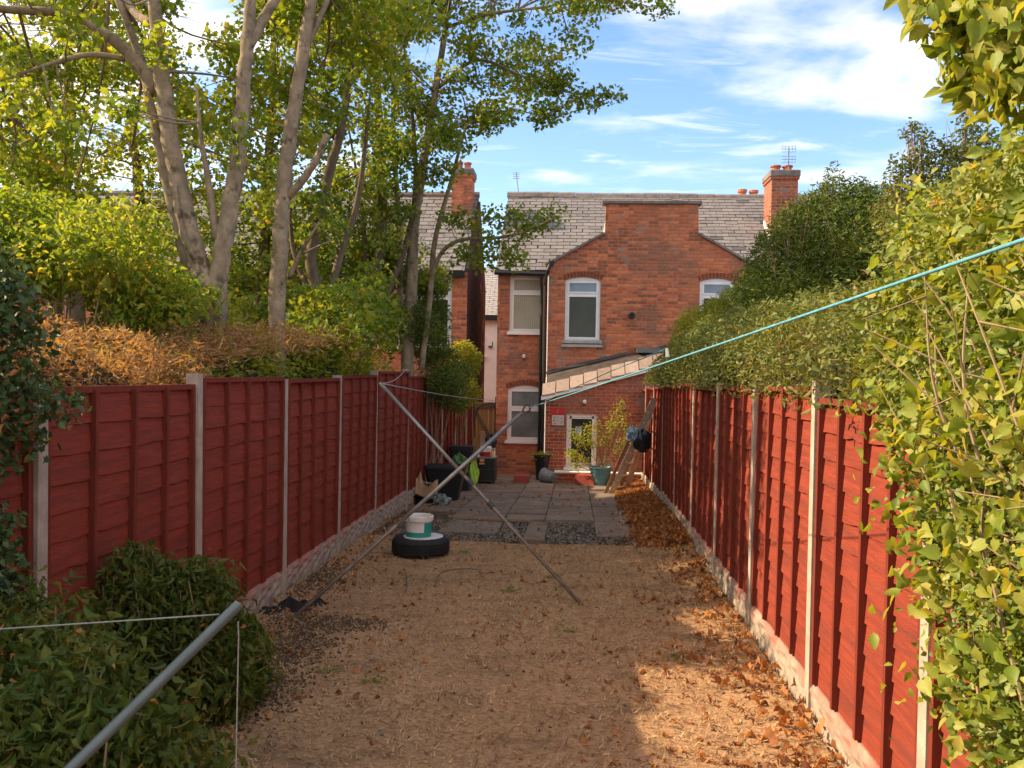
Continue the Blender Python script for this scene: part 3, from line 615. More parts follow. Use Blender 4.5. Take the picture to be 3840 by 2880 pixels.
window(H, -1.57, -0.74, 3.02, 4.36, YM, 0, .30, 'upvc', 'glass_grey', blind=True, archbricks=False)
window(H, -1.58, -0.76, 0.48, 1.80, YM, .10, .42, 'upvc', 'glass_grey')
slates(H, -1.9, 10.5, YM - .16, 4.46, 25.0, 6.86)
mb = MB(); mb.add([(-1.9, 25, 6.84), (10.5, 25, 6.84), (10.5, 28.5, 4.4), (-1.9, 28.5, 4.4)], [(0, 1, 2, 3)]); mb.build('roof', 'grey_tile', H)
for k in range(27):
    x0 = -1.93 + k * .46; mb = MB(); dz = .01 * math.sin(k * .9) - .003 * k; pr = [(-.13, -.09), (-.09, .02), (0, .07), (.09, .02), (.13, -.09)]
    mb.add([(x0 + .004, 25 + a, 6.90 + b_ + dz) for a, b_ in pr] + [(x0 + .456, 25 + a, 6.90 + b_ + dz) for a, b_ in pr], [(i, i + 1, i + 6, i + 5) for i in range(4)] + [(4, 3, 2, 1, 0), (5, 6, 7, 8, 9)]); mb.build('ridge_tile', 'ridge_tile', H)
mb = MB(); mb.tube([(-1.92, YM - .2, 4.40), (-.72, YM - .2, 4.37)], .055, 8); mb.box(-1.9, -.7, YM - .14, YM - .02, 4.36, 4.45); mb.build('gutter', 'black_plastic', H)
# gable wing
wo = [(-.66, -.5), (3.94, -.5), (3.94, 4.54), (2.69, 5.24), (2.67, 5.93), (.61, 5.93), (.60, 5.24), (-.66, 4.54)]
oa = opening(-.27, .53, 2.82, 4.28, .08); ob = opening(2.74, 3.5, 2.82, 4.28, .08)
wall_poly('wing_wall', wo, [oa, ob], YW, 'brick', H)
mb = MB(); mb.box(-.66, -.44, YW + .002, YM + .6, -.5, 4.5); mb.box(3.72, 3.94, YW + .002, YM + .6, -.5, 4.5); mb.box(.61, 2.67, YW + .002, YW + .34, 5.0, 5.925); mb.build('wing_side_wall', 'brick', H)
def strip(name, pts, wy0, wy1, th, material, lift=0.0):
    m_ = MB()
    for (xa, za), (xb, zb) in zip(pts, pts[1:]):
        L = math.hypot(xb - xa, zb - za); nx, nz_ = -(zb - za) / L, (xb - xa) / L
        if nz_ < 0: nx, nz_ = -nx, -nz_
        m_.hexa([(xa + nx * lift, wy0, za + nz_ * lift), (xb + nx * lift, wy0, zb + nz_ * lift), (xb + nx * lift, wy1, zb + nz_ * lift), (xa + nx * lift, wy1, za + nz_ * lift),
                 (xa + nx * (lift + th), wy0, za + nz_ * (lift + th)), (xb + nx * (lift + th), wy0, zb + nz_ * (lift + th)), (xb + nx * (lift + th), wy1, zb + nz_ * (lift + th)), (xa + nx * (lift + th), wy1, za + nz_ * (lift + th))])
    return m_.build(name, material, H)
strip('coping', [(.53, 5.932), (2.75, 5.932)], YW - .05, YW + .38, .06, 'ridge_tile')
strip('verge', [(-.72, 4.512), (.605, 5.247)], YW - .05, YW + .3, .05, 'ridge_tile')
strip('verge', [(2.685, 5.247), (4.0, 4.512)], YW - .05, YW + .3, .05, 'ridge_tile')
for s_ in (-1, 1):   # the wing's own little roof slopes running back into the main roof
    m_ = MB(); xa, xb = (-.72, .61) if s_ < 0 else (4.0, 2.67); m_.add([(xa, YW + .3, 4.53), (xb, YW + .3, 5.25), (xb, 23.2, 5.25), (xa, 23.2, 4.53), (xa, YW + .3, 4.45), (xb, YW + .3, 5.17), (xb, 23.2, 5.17), (xa, 23.2, 4.45)], [(0, 1, 2, 3), (4, 7, 6, 5), (0, 4, 5, 1), (3, 2, 6, 7), (0, 3, 7, 4), (1, 5, 6, 2)]); m_.build('wing_roof', 'grey_tile', H)
m_ = MB(); m_.box(.61, 2.67, YW + .34, 24.0, 5.1, 5.6); m_.build('wing_roof', 'grey_tile', H)
window(H, -.27, .53, 2.82, 4.28, YW, .08, .27, 'upvc_blue', 'glass_dark', 'glass_blue', sillmat='stone_sill')
window(H, 2.74, 3.5, 2.82, 4.28, YW, .08, .27, 'upvc_blue', 'glass_dark', 'glass_blue', sillmat='stone_sill')
mb = MB(); mb.box(-.33, .59, YW - .07, YW - .001, 2.69, 2.75); mb.build('stone_sill', 'stone_sill', H)
mb = MB(); mb.lathe((1.24, YW - .03, 3.42), [(0, 0), (.07, 0), (.075, .05), (.04, .055), (0, .02)], 16, axis=(0, -1, 0)); mb.lathe((1.24, YW - .001, 3.42), [(.075, 0), (.075, .05)], 16, axis=(0, -1, 0)); mb.build('boiler_flue', 'black_plastic', H)
# lean-to extension: front wall, sloping verge of big tiles, barge board
YE = 20.3
def le(x, y): p = px(x, y, YE); return p.x, p.z
oe = opening(*[round(v, 3) for v in (le(2122, 1700)[0], le(2237, 1700)[0], le(2180, 1755)[1], le(2180, 1552)[1])])
ze = lambda x: 1.66 + (x + .64) * 0.285
wall_poly('extension_wall', [(-.64, -.5), (3.3, -.5), (3.3, ze(3.3) - .04), (-.64, ze(-.64) - .04)], [oe], YE, 'brick_extension', H)
mb = MB(); mb.box(-.64, -.42, YE + .002, YW, -.5, 1.6); mb.build('extension_side_wall', 'brick_extension', H)
window(H, oe[0][0], oe[1][0], oe[0][1], oe[2][1], YE, 0, .02, 'upvc', 'glass_dark', sill=True, archbricks=False, fw=.075)
m_ = MB()
for k in range(14):
    xa = -.72 + k * .30; xb = xa + .282
    for r in range(1):
        y0_, y1_ = YE - .12, YE + .16; hh = .06; h1 = hh + .30
        lo = lambda x, h: ze(x) + h * .86
        j = random.uniform(-.008, .008)
        m_.hexa([(xa, y0_, lo(xa, hh) - .12 + j), (xb, y0_, lo(xb, hh) - .145 + j), (xb, y1_, lo(xb, h1) - .155 + j), (xa, y1_, lo(xa, h1) - .13 + j),
                 (xa, y0_, lo(xa, hh) - .085 + j), (xb, y0_, lo(xb, hh) - .11 + j), (xb, y1_, lo(xb, h1) - .12 + j), (xa, y1_, lo(xa, h1) - .095 + j)])
rfe = m_.build('extension_roof', 'roof_tile', H)
m_ = MB(); m_.hexa([(-.70, YE - .1, ze(-.70) - .14), (3.2, YE - .1, ze(3.2) - .14), (3.2, YE + .15, ze(3.2) + .11), (-.70, YE + .15, ze(-.70) + .11), (-.70, YE - .1, ze(-.70) - .10), (3.2, YE - .1, ze(3.2) - .10), (3.2, YE + .15, ze(3.2) + .15), (-.70, YE + .15, ze(-.70) + .15)]); m_.hexa([(-.64, YE + .14, ze(-.64) + .10), (3.2, YE + .14, ze(3.2) + .10), (3.2, YW - .002, 3.0), (-.64, YW - .002, 2.02), (-.64, YE + .14, ze(-.64) + .15), (3.2, YE + .14, ze(3.2) + .15), (3.2, YW - .002, 3.08), (-.64, YW - .002, 2.08)]); m_.build('roofing_felt', 'felt', rfe)
m_ = MB(); m_.hexa([(-.74, YE - .11, ze(-.74) - .135), (3.3, YE - .11, ze(3.3) - .135), (3.3, YE - .001, ze(3.3) - .135), (-.74, YE - .001, ze(-.74) - .135), (-.74, YE - .11, ze(-.74) - .05), (3.3, YE - .11, ze(3.3) - .05), (3.3, YE - .001, ze(3.3) - .05), (-.74, YE - .001, ze(-.74) - .05)]); m_.build('barge_board', 'white_paint', rfe)
a = vp(1180, 803, YW); b_ = vp(1352, 762, YW)
m_ = MB(); m_.hexa([(a.x, YW - .06, a.z - .05), (b_.x, YW - .06, b_.z - .05), (b_.x, YW - .001, b_.z - .05), (a.x, YW - .001, a.z - .05), (a.x, YW - .03, a.z + .02), (b_.x, YW - .03, b_.z + .02), (b_.x, YW - .001, b_.z + .02), (a.x, YW - .001, a.z + .02)]); m_.build('flashing', 'lead', rfe)
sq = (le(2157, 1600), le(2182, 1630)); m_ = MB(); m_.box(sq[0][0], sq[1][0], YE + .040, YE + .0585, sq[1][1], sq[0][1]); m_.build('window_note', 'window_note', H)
m_ = MB(); m_.box(1.35, 2.3, YW - .3, YW - .001, 2.58, 2.70); m_.build('flat_flashing', 'glass_grey', rfe)
m_ = MB(); m_.box(-.4, 3.0, YE - .34, YE - .001, -.5, -.06); m_.build('plinth', 'brick_extension', H)
m_ = MB(); m_.box(-.42, 3.0, YE - .37, YE - .002, -.058, -.03); m_.build('plinth_edge', 'white_paint', H)
# pipes
m_ = MB(); m_.tube([(-.62, YW - .12, 4.52), (-.66, YW - .12, 4.42), (-.73, YW + .2, 4.1), (-.73, YW + .25, 1.0), (-.73, YW + .25, -.3)], .042, 10)
m_.lathe((-.60, YW - .10, 4.50), [(.0, 0), (.06, 0), (.075, .09), (.075, .12), (.05, .12)], 12); m_.build('downpipe', 'black_pipe', H)
m_ = MB(); m_.tube([(-.80, YM - .2, 4.40), (-.83, YM - .16, 4.25), (-.81, YM - .12, 4.0), (-.82, YM - .1, 0.1), (-.82, YM - .1, -.3)], .038, 10)
for z in (3.4, 2.5, 1.6, .8): m_.lathe((-.815, YM - .11, z), [(.04, 0), (.052, 0), (.052, .05), (.04, .05)], 10)
m_.build('downpipe', 'black_pipe', H)
m_ = MB(); m_.tube([(-.655, YW - .03, 4.4), (-.655, YW - .03, 2.0), (-.65, YE - .02, 1.5), (-.65, YE - .02, -.2)], .012, 6); m_.build('cable', 'white_paint', H)
chimney(H, 4.60, 5.22, 22.6, 23.5, 4.9, 7.05, [(4.76, 22.95, .13, .17), (5.04, 22.95, .13, .17)], 'brick_extension')
m_ = MB(); m_.add([(4.56, 22.55, 5.30), (4.56, 23.3, 5.85), (4.56, 23.3, 5.95), (4.56, 22.55, 5.42), (4.60, 22.55, 5.30), (4.60, 23.3, 5.85), (4.60, 23.3, 5.95), (4.60, 22.55, 5.42)], [(0, 3, 2, 1), (0, 4, 7, 3), (3, 7, 6, 2)]); m_.box(4.5, 5.3, 22.52, 22.595, 5.2, 5.34); m_.build('flashing', 'white_paint', H)
chimney(H, 4.35, 5.1, 26.4, 27.2, 5.4, 7.0, [(4.6, 26.6, .13, .36), (4.92, 26.6, .13, .34)], 'brick_extension')
def aerial(P, h, s, label):
    A = thing('tv_aerial', P, label, 'tv aerial'); m_ = MB(); m_.tube([P, (P[0], P[1], P[2] + h)], .014, 6); m_.build('mast', 'galvanised', A)
    m_ = MB()
    for zz in (h - .04, h - .34 * s): 
        m_.tube([(P[0] - .2 * s, P[1], P[2] + zz), (P[0] + .2 * s, P[1], P[2] + zz)], .007, 5)
        for k in range(5): x = P[0] - .19 * s + k * .095 * s; m_.tube([(x, P[1], P[2] + zz - .05), (x, P[1], P[2] + zz + .05)], .005, 4)
        for dd in (-.07, .07): m_.tube([(P[0] - .2 * s, P[1], P[2] + zz + dd), (P[0] + .2 * s, P[1], P[2] + zz + dd)], .005, 4)
    m_.build('elements', 'galvanised', A)
q = vp(1703, 374, 22.8); aerial((q.x, 22.8, q.z), .62, .85, 'spindly grey tv aerial standing on the brick chimney above the gable roof')
q = vp(1120, 416, 25.1); m_ = MB(); A = thing('tv_aerial', q, 'thin leaning tv aerial on the left end of the slate ridge', 'tv aerial')
q2 = vp(1115, 372, 25.1); m_.tube([q, q2], .014, 6); m_.build('mast', 'galvanised', A); m_ = MB()
for k in range(4): z = q2.z - .02 - k * .05; m_.tube([(q2.x - .09, q2.y, z), (q2.x + .09, q2.y, z)], .006, 4)
m_.build('elements', 'galvanised', A)
# wall lights, sign, cables on the house
def wall_light(P, label):
    A = thing('security_light', P, label, 'light'); x, y, z = P; m_ = MB(); m_.box(x - .03, x + .03, y - .05, y, z - .05, z + .02); m_.build('bracket', 'black_plastic', A)
    m_ = MB(); m_.lathe((x, y - .09, z + .02), [(0, -.05), (.035, -.04), (.045, 0), (.035, .04), (0, .05)], 12); m_.build('lamp_cover', 'white_plastic', A, True)
q = px(1966, 1340, YM); wall_light((q.x, YM - .001, q.z), 'small white security light on the brick between the two left windows')
q = px(2192, 1510, YE); wall_light((q.x, YE - .001, q.z), 'small round white light on the extension wall above the low window')
a = px(2066, 1528, YE); b_ = px(2118, 1600, YE); S = thing('wall_sign', (a.x, YE, b_.z), 'small weathered red and white sign on the brick left of the low window', 'sign')
m_ = MB(); m_.box(a.x, b_.x, YE - .012, YE - .002, b_.z, a.z); m_.build('plate', 'red_block', S)
zm = a.z - (a.z - b_.z) * .36; m_ = MB(); m_.box(a.x + .01, b_.x - .01, YE - .016, YE - .0125, zm, a.z - .01); m_.build('red_band', 'sign_red', S)
m_ = MB(); m_.box(a.x + .03, b_.x - .02, YE - .016, YE - .0125, b_.z + .03, zm - .015); m_.build('white_panel', 'sign_white', S)
m_ = MB()
for (u, v, r) in ((.25, .72, .014), (.22, .5, .018), (.3, .28, .012), (.78, .66, .012), (.8, .42, .014), (.72, .25, .011), (.5, .8, .010)):
    cx = a.x + (b_.x - a.x) * u; cz = b_.z + (zm - b_.z) * v; m_.lathe((cx, YE - .0162, cz), [(0, .002), (r, .002), (r, 0)], 8, axis=(0, -1, 0))
m_.build('dark_marks', 'black_plastic', S)
m_ = MB()
for (u, v, r) in ((.5, .85, .012), (.5, .74, .010), (.35, .8, .006), (.66, .8, .006)): m_.lathe((a.x + (b_.x - a.x) * u, YE - .0162, b_.z + (a.z - b_.z) * v), [(0, .002), (r, .002), (r, 0)], 8, axis=(0, -1, 0))
m_.build('white_marks', 'sign_white', S)

# left neighbour
N = thing('neighbour_house', (-8, YM, -.28), 'red brick neighbour house with slate roof half hidden behind the trees on the left', 'house')
on = opening(-4.2, -2.93, 2.62, 4.34, 0); on2 = opening(-7.5, -6.3, 2.62, 4.34, 0)
wall_poly('wall', [(-16, -.5), (-2.57, -.5), (-2.57, 4.42), (-16, 4.42)], [on, on2], YM, 'brick', N)
window(N, -4.2, -2.93, 2.62, 4.34, YM, 0, .3, 'upvc_blue', 'glass_dark', archbricks=False); window(N, -7.5, -6.3, 2.62, 4.34, YM, 0, .3, 'upvc_blue', 'glass_dark', archbricks=False)
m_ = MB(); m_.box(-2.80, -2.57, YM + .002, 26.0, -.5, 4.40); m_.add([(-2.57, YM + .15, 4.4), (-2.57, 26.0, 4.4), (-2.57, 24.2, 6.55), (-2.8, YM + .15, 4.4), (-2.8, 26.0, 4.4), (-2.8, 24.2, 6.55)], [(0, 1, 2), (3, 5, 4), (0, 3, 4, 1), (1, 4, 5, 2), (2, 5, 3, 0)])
m_.build('gable_wall', 'brick_shaded', N)
slates(N, -16, -2.62, YM - .16, 4.44, 24.2, 6.70)
m_ = MB(); m_.add([(-16, 24.2, 6.69), (-2.62, 24.2, 6.69), (-2.62, 26.2, 4.4), (-16, 26.2, 4.4)], [(0, 1, 2, 3)]); m_.build('roof', 'grey_tile', N)
m_ = MB(); m_.tube([(-16, 24.2, 6.72), (-2.60, 24.2, 6.72)], .085, 8); m_.build('ridge', 'ridge_tile', N)
m_ = MB(); m_.box(-16, -2.63, YM - .17, YM - .02, 4.30, 4.42); m_.build('gutter', 'black_plastic', N)
chimney(N, -3.22, -2.72, 23.4, 24.1, 5.6, 7.25, [(-3.08, 23.7, .1, .22), (-2.86, 23.7, .1, .2)], 'brick')
# white building in the gap
B = thing('white_building', (-2.9, 30, -.5), 'white rendered building with a grey tiled roof seen in the gap between the brick houses', 'building')
m_ = MB(); m_.box(-4.6, -1.2, 30, 33, -.5, 3.78); m_.build('wall', 'white_paint', B)
slates(B, -4.7, -1.1, 29.85, 3.92, 32.2, 5.75, .12, .3, material='grey_tile')
m_ = MB(); m_.box(-4.7, -1.1, 29.78, 29.95, 3.76, 3.93); m_.build('gutter', 'black_plastic', B)
a = px(1800, 1262, 30); b_ = px(1820, 1335, 30); window(B, a.x - .25, b_.x, b_.z, a.z, 29.93, 0, .4, 'upvc_blue', 'glass_blue', archbricks=False, fw=.04)
a = px(1832, 1300, 30); m_ = MB(); m_.box(a.x, a.x + .13, 29.9, 29.99, a.z - .02, a.z + .02); m_.tube([(a.x + .13, 29.93, a.z), (a.x + .14, 29.93, a.z + .16)], .015, 5); m_.build('wall_bracket', 'black_pipe', B)
# timber gate in the passage
G = thing('timber_gate', (-2.15, 22.3, -.28), 'orange brown timber gate closing the passage beside the brick house', 'gate')
m_ = MB(); 
for k in range(5): m_.box(-2.44 + k * .118, -2.33 + k * .118, 22.3, 22.33, -.25, 1.36)
m_.build('boards', 'orange_wood', G)
m_ = MB(); m_.box(-2.44, -1.86, 22.26, 22.299, 1.22, 1.32); m_.box(-2.44, -1.86, 22.26, 22.299, .1, .2); m_.obox((-2.15, 22.28, .72), (.29, 0, -.5), (0, .018, 0), (.03, 0, .018)); m_.build('brace', 'timber', G)
m_ = MB(); m_.box(-1.92, -1.852, 22.2, 22.28, -.28, 1.5); m_.build('gate_post', 'black_pipe', G)
q = [px(1782, 1640, 21.9), px(1782, 1560, 21.9), px(1800, 1525, 21.9), px(1840, 1512, 21.9), px(1860, 1516, 21.9)]
m_ = MB(); m_.tube(smooth_path(q, [.015] * 5)[0], .013, 6); o = m_.build('garden_hose', 'black_pipe'); tag(o, 'dark hose arching up over the timber gate', 'hose')

# ------------------------------------------------------------------ things on the patio and lawn
def gx(sx, sy): p = gp(sx, sy); return p
# tyre with lid and paint bucket
q = gp(1560, 2102); TY = (q.x, q.y + .30, q.z)
T = thing('car_tyre', TY, 'worn black car tyre lying flat on the lawn under the paint bucket', 'tyre')
prof = [(.19, .02), (.20, .0), (.27, .0), (.315, .03), (.325, .07), (.325, .15), (.315, .19), (.27, .22), (.215, .215), (.19, .19), (.21, .14), (.28, .11), (.21, .06)]
m_ = MB(); m_.lathe(TY, prof, 40, close=True); m_.build('casing', 'rubber', T, True)
m_ = MB()
for z in (.06, .085, .11, .135, .16): m_.lathe((TY[0], TY[1], TY[2] + z), [(.3255, 0), (.329, .002), (.329, .012), (.3255, .014)], 40)
m_.build('tread', 'rubber', T)
L_ = thing('bucket_lid', (TY[0] + .03, TY[1], TY[2] + .21), 'dirty white round lid lying on the tyre under the bucket', 'lid')
m_ = MB(); m_.lathe((TY[0] + .03, TY[1] - .01, TY[2] + .208), [(0, 0), (.215, 0), (.225, .004), (.225, .018), (.21, .02), (.20, .012), (0, .012)], 28); m_.build('disc', 'white_plastic', L_)
bx_, by_, bz_ = TY[0] - .02, TY[1] - .03, TY[2] + .222
K = thing('paint_bucket', (bx_, by_, bz_), 'white and teal plastic paint bucket standing open on the black tyre', 'bucket')
m_ = MB(); m_.lathe((bx_, by_, bz_), [(0, 0), (.138, 0), (.146, .13), (.148, .18), (.164, .183), (.167, .235), (.158, .24), (.15, .235), (.14, .05), (0, .04)], 32); m_.build('body', 'white_plastic', K, False)
m_ = MB()
for k in range(32):  # teal wrap: full at the foot, rising at the right side
    a0, a1 = 2 * math.pi * k / 32, 2 * math.pi * (k + 1) / 32; am = (a0 + a1) / 2; dirx = math.degrees(am) % 360
    top = .165 if (dirx > 300 or dirx < 60) else .06
    r0_, r1_ = .1395, .1395 + .010 * top / .15
    m_.add([(bx_ + r0_ * math.cos(a0), by_ + r0_ * math.sin(a0), bz_ + .004), (bx_ + r0_ * math.cos(a1), by_ + r0_ * math.sin(a1), bz_ + .004), (bx_ + r1_ * math.cos(a1), by_ + r1_ * math.sin(a1), bz_ + top), (bx_ + r1_ * math.cos(a0), by_ + r1_ * math.sin(a0), bz_ + top)], [(0, 1, 2, 3)])
m_.build('label_wrap', 'teal_label', K)
m_ = MB(); m_.lathe((bx_, by_, bz_ + .06), [(0, 0), (.142, 0), (.142, .002), (0, .002)], 24); m_.build('contents', 'cardboard', K)
# black planter tub
def tub(name, c, z, w0, d0, w1, d1, h, material, label, cat, wall=.02, group=None, rot=0):
    A = thing(name, (c[0], c[1], z), label, cat, group); m_ = MB(); cs, sn = math.cos(rot), math.sin(rot)
    def rg(w, d, zz): return [(c[0] + cs * a * w / 2 - sn * b2 * d / 2, c[1] + sn * a * w / 2 + cs * b2 * d / 2, z + zz) for a, b2 in ((-1, -.85), (-.85, -1), (.85, -1), (1, -.85), (1, .85), (.85, 1), (-.85, 1), (-1, .85))]
    rings = [rg(w0, d0, 0), rg(w1, d1, h - .05), rg(w1 + .03, d1 + .03, h - .045), rg(w1 + .03, d1 + .03, h), rg(w1 - wall, d1 - wall, h), rg(w0 - wall, d0 - wall, .03)]
    vs = [v for r_ in rings for v in r_]; fs = [tuple(range(7, -1, -1)), tuple(range(40, 48))]
    for k in range(5):
        for i in range(8): fs.append((k * 8 + i, k * 8 + (i + 1) % 8, k * 8 + 8 + (i + 1) % 8, k * 8 + 8 + i))
    m_.add(vs, fs); m_.build('body', material, A); return A
q = gp(1665, 1880); t1 = tub('plastic_tub', (q.x, q.y + .15), q.z, .44, .40, .66, .55, .60, 'black_plastic', 'large black plastic tub against the left fence beside the torn cardboard', 'tub')
q = gp(1725, 1830); t2 = tub('storage_bin', (q.x, q.y + .3), q.z, .40, .38, .46, .42, .78, 'black_plastic', 'tall black bin behind the green sack next to the left fence', 'bin')
m_ = MB(); m_.box(q.x - .245, q.x + .245, q.y + .07, q.y + .53, q.z + .781, q.z + .82); m_.build('lid', 'black_plastic', t2)
def crumple(name, c, r, material, label, cat, seed, squash=1.0, n=18, amp=.22, mat2=None):
    rr = np.random.default_rng(seed); ph = rr.uniform(0, 6.28, (6, 2)); fr2 = rr.integers(2, 7, (6, 2)); m_ = MB(); vs = []
    for i in range(n + 1):
        th = math.pi * i / n
        for j in range(2 * n):
            p = 2 * math.pi * j / (2 * n); d = 1 + amp * sum(math.sin(f[0] * p + a_[0]) * math.sin(f[1] * th + a_[1]) for f, a_ in zip(fr2, ph)) / 2.2
            vs.append((c[0] + r[0] * d * math.sin(th) * math.cos(p), c[1] + r[1] * d * math.sin(th) * math.sin(p), max(c[2] + r[2] * d * math.cos(th), c[2] - r[2] * squash)))
    m_.add(vs, [(i * 2 * n + j, i * 2 * n + (j + 1) % (2 * n), (i + 1) * 2 * n + (j + 1) % (2 * n), (i + 1) * 2 * n + j) for i in range(n) for j in range(2 * n)])
    o = m_.build(name, material, None, False); tag(o, label, cat); return o
c = px(1722, 1745, 17.6); crumple('green_sack', c, (.17, .17, .21), 'green_plastic', 'crumpled green plastic sack heaped above the black tub by the left fence', 'sack', 3)
# support for the sack: it lies on an upturned crate
m_ = MB(); m_.box(c.x - .2, c.x + .2, c.y - .2, c.y + .2, gz(c.y), c.z - .19); o = m_.build('crate', 'black_plastic'); tag(o, 'low black crate under the green sack', 'crate')
c = px(1776, 1765, 17.9); crumple('lime_bag', (c.x, c.y, (gz(c.y) + px(1776, 1722, 17.9).z) / 2), (.085, .08, .25), 'lime_plastic', 'narrow lime green bag standing between the left fence and the dark cabinet', 'bag', 8)
q = gp(1605, 1890); crumple('rubble_sack', (q.x, q.y + .1, q.z + .08), (.26, .2, .10), 'dark_bag', 'sagging black sack on the ground under the torn cardboard', 'sack', 5)
q = gp(1655, 1897); crumple('clear_bag', (q.x, q.y, q.z + .07), (.13, .12, .10), 'clear_bag', 'crumpled clear plastic bag in front of the black tub', 'bag', 11, amp=.35)
# torn cardboard: a bent sheet standing on the sack
q = px(1600, 1828, gp(1630, 1893).y - .12); m_ = MB(); n = 16; vs = []
for i in range(n + 1):
    u = i / n; x = q.x - .20 + .39 * u; lo_ = -.16 + .20 * abs(u - .42) ** 1.5; hi_ = .13 - .10 * math.sin(math.pi * u) + (.16 * max(0, 1 - abs(u - .18) / .12)) + .03 * math.sin(u * 9); yy = q.y + .10 * math.cos(math.pi * u)
    for (zz, yo) in ((lo_, 0), (hi_, .05), (hi_, .062), (lo_, .012)): vs.append((x, yy + yo, q.z + zz))
m_.add(vs, [(i * 4 + k, i * 4 + (k + 1) % 4, (i + 1) * 4 + (k + 1) % 4, (i + 1) * 4 + k) for i in range(n) for k in range(4)]); o = m_.build('torn_cardboard', 'cardboard'); tag(o, 'brown curved sheet of torn cardboard propped in front of the black tub', 'cardboard')
a = px(1598, 1812, 15.0); m_ = MB(); m_.tube([a, (a.x + .09, a.y, a.z + .0)], .014, 8); m_.tube([(a.x + .06, a.y, a.z - .002), (a.x + .065, a.y, gz(15) + .02)], .012, 8); o = m_.build('garden_tap', 'galvanised'); tag(o, 'small metal standpipe tap in front of the black tub', 'tap')
# dark cabinet with clutter
YC = 19.2; a = px(1788, 1713, YC); b_ = px(1855, 1850, YC); zf = gz(YC)
Cb = thing('metal_cabinet', ((a.x + b_.x) / 2, YC, zf), 'dark grey cabinet against the passage with clutter piled on top', 'cabinet')
m_ = MB(); m_.bevbox(a.x, b_.x, YC, YC + .42, zf + .06, a.z - .03, .01); m_.build('body', 'lead', Cb)
m_ = MB(); m_.box(a.x + .02, b_.x - .02, YC - .012, YC - .001, zf + .34, a.z - .08); m_.box(a.x + .02, b_.x - .02, YC - .012, YC - .001, zf + .1, zf + .31); m_.build('door', 'black_plastic', Cb)
m_ = MB(); m_.box(a.x - .02, b_.x + .02, YC - .03, YC + .44, a.z - .029, a.z); m_.build('worktop', 'grey_plastic', Cb)
m_ = MB(); m_.lathe(((a.x + b_.x) / 2 - .08, YC - .013, zf + .52), [(0, .004), (.055, .004), (.055, 0)], 12, axis=(0, -1, 0)); m_.box((a.x + b_.x) / 2 - .14, (a.x + b_.x) / 2 - .02, YC - .018, YC - .0125, zf + .42, zf + .45); m_.build('orange_label', 'orange_wood', Cb)
cz = a.z
m_ = MB(); m_.lathe((a.x + .16, YC + .15, cz), [(0, 0), (.085, 0), (.10, .10), (.085, .10), (.08, .02), (0, .02)], 16); o = m_.build('red_tub', 'sign_red'); tag(o, 'small red tub on the cabinet under the white tub', 'tub')
m_ = MB(); m_.bevbox(a.x + .05, a.x + .29, YC + .07, YC + .25, cz + .101, cz + .21, .02); o = m_.build('white_tub', 'white_plastic'); tag(o, 'white plastic tub stacked on the red tub on the cabinet', 'tub')
m_ = MB(); m_.bevbox(a.x + .02, a.x + .13, YC + .26, YC + .3, cz, cz + .52, .01); o = m_.build('board_offcut', 'timber'); tag(o, 'tan board offcut standing upright at the back of the cabinet', 'board')
crumple('black_bag', (a.x + .26, YC + .32, cz + .30), (.12, .07, .13), 'dark_bag', 'black bag slung behind the white tub by the timber gate', 'bag', 21)
m_ = MB(); m_.bevbox(a.x + .16, a.x + .36, YC + .28, YC + .40, cz, cz + .165, .01); o = m_.build('small_box', 'cardboard'); tag(o, 'small brown box on the cabinet under the black bag', 'box')
for k, (dx, mt, w) in enumerate(((.02, 'white_plastic', .03), (.31, 'orange_wood', .04), (.36, 'white_plastic', .02))):
    m_ = MB(); m_.lathe((a.x + dx, YC + .06, cz), [(0, 0), (w, 0), (w, .09), (w * .5, .11), (w * .5, .13), (0, .13)], 10); o = m_.build('bottle', mt); tag(o, ['pale bottle at the left front corner of the dark cabinet', 'squat orange bottle at the right of the cabinet top', 'slim white bottle at the right front corner of the cabinet top'][k], 'bottle', 'bottles on the cabinet')
q = gp(1810, 1808); a2 = px(1782, 1790, q.y); b2 = px(1848, 1790, q.y)
m_ = MB(); m_.bevbox(a2.x, b2.x, q.y, q.y + .4, q.z, q.z + .2, .015); o = m_.build('step_box', 'grey_plastic'); tag(o, 'grey plastic step box on the paving in front of the dark cabinet', 'step')
# red blocks
def block(sx, sy, w, d, h, rot, label):
    q = gp(sx, sy); m_ = MB(); c_, s_ = math.cos(rot), math.sin(rot); m_.obox((q.x, q.y + d / 2, q.z + h / 2 + .02), (c_ * w / 2, s_ * w / 2, 0), (-s_ * d / 2, c_ * d / 2, 0), (0, 0, h / 2)); o = m_.build('concrete_block', 'red_block'); tag(o, label, 'block', 'red painted blocks')
block(1953, 1815, .32, .5, .15, .03, 'red painted block on the paving left of the tall black pot'); block(2205, 1822, .42, .42, .19, -.35, 'red painted block on the paving beside the teal planter')
# tall black pot with weeds
q = gp(2030, 1806); PB = thing('tall_pot', (q.x, q.y + .2, q.z), 'tall black plant pot at the foot of the downpipes', 'plant pot')
m_ = MB(); m_.lathe((q.x, q.y + .2, q.z), [(0, 0), (.12, 0), (.145, .35), (.175, .53), (.19, .54), (.19, .58), (.17, .58), (.15, .45), (0, .44)], 20); m_.build('pot', 'black_plastic', PB)
Pt_ = np.array([q.x, q.y + .2, q.z + .56]) + rng.normal(size=(260, 3)) * np.array([.10, .10, .035]); leaves('weeds', Pt_, .05, T_oval(), 'leaf_bright', PB)
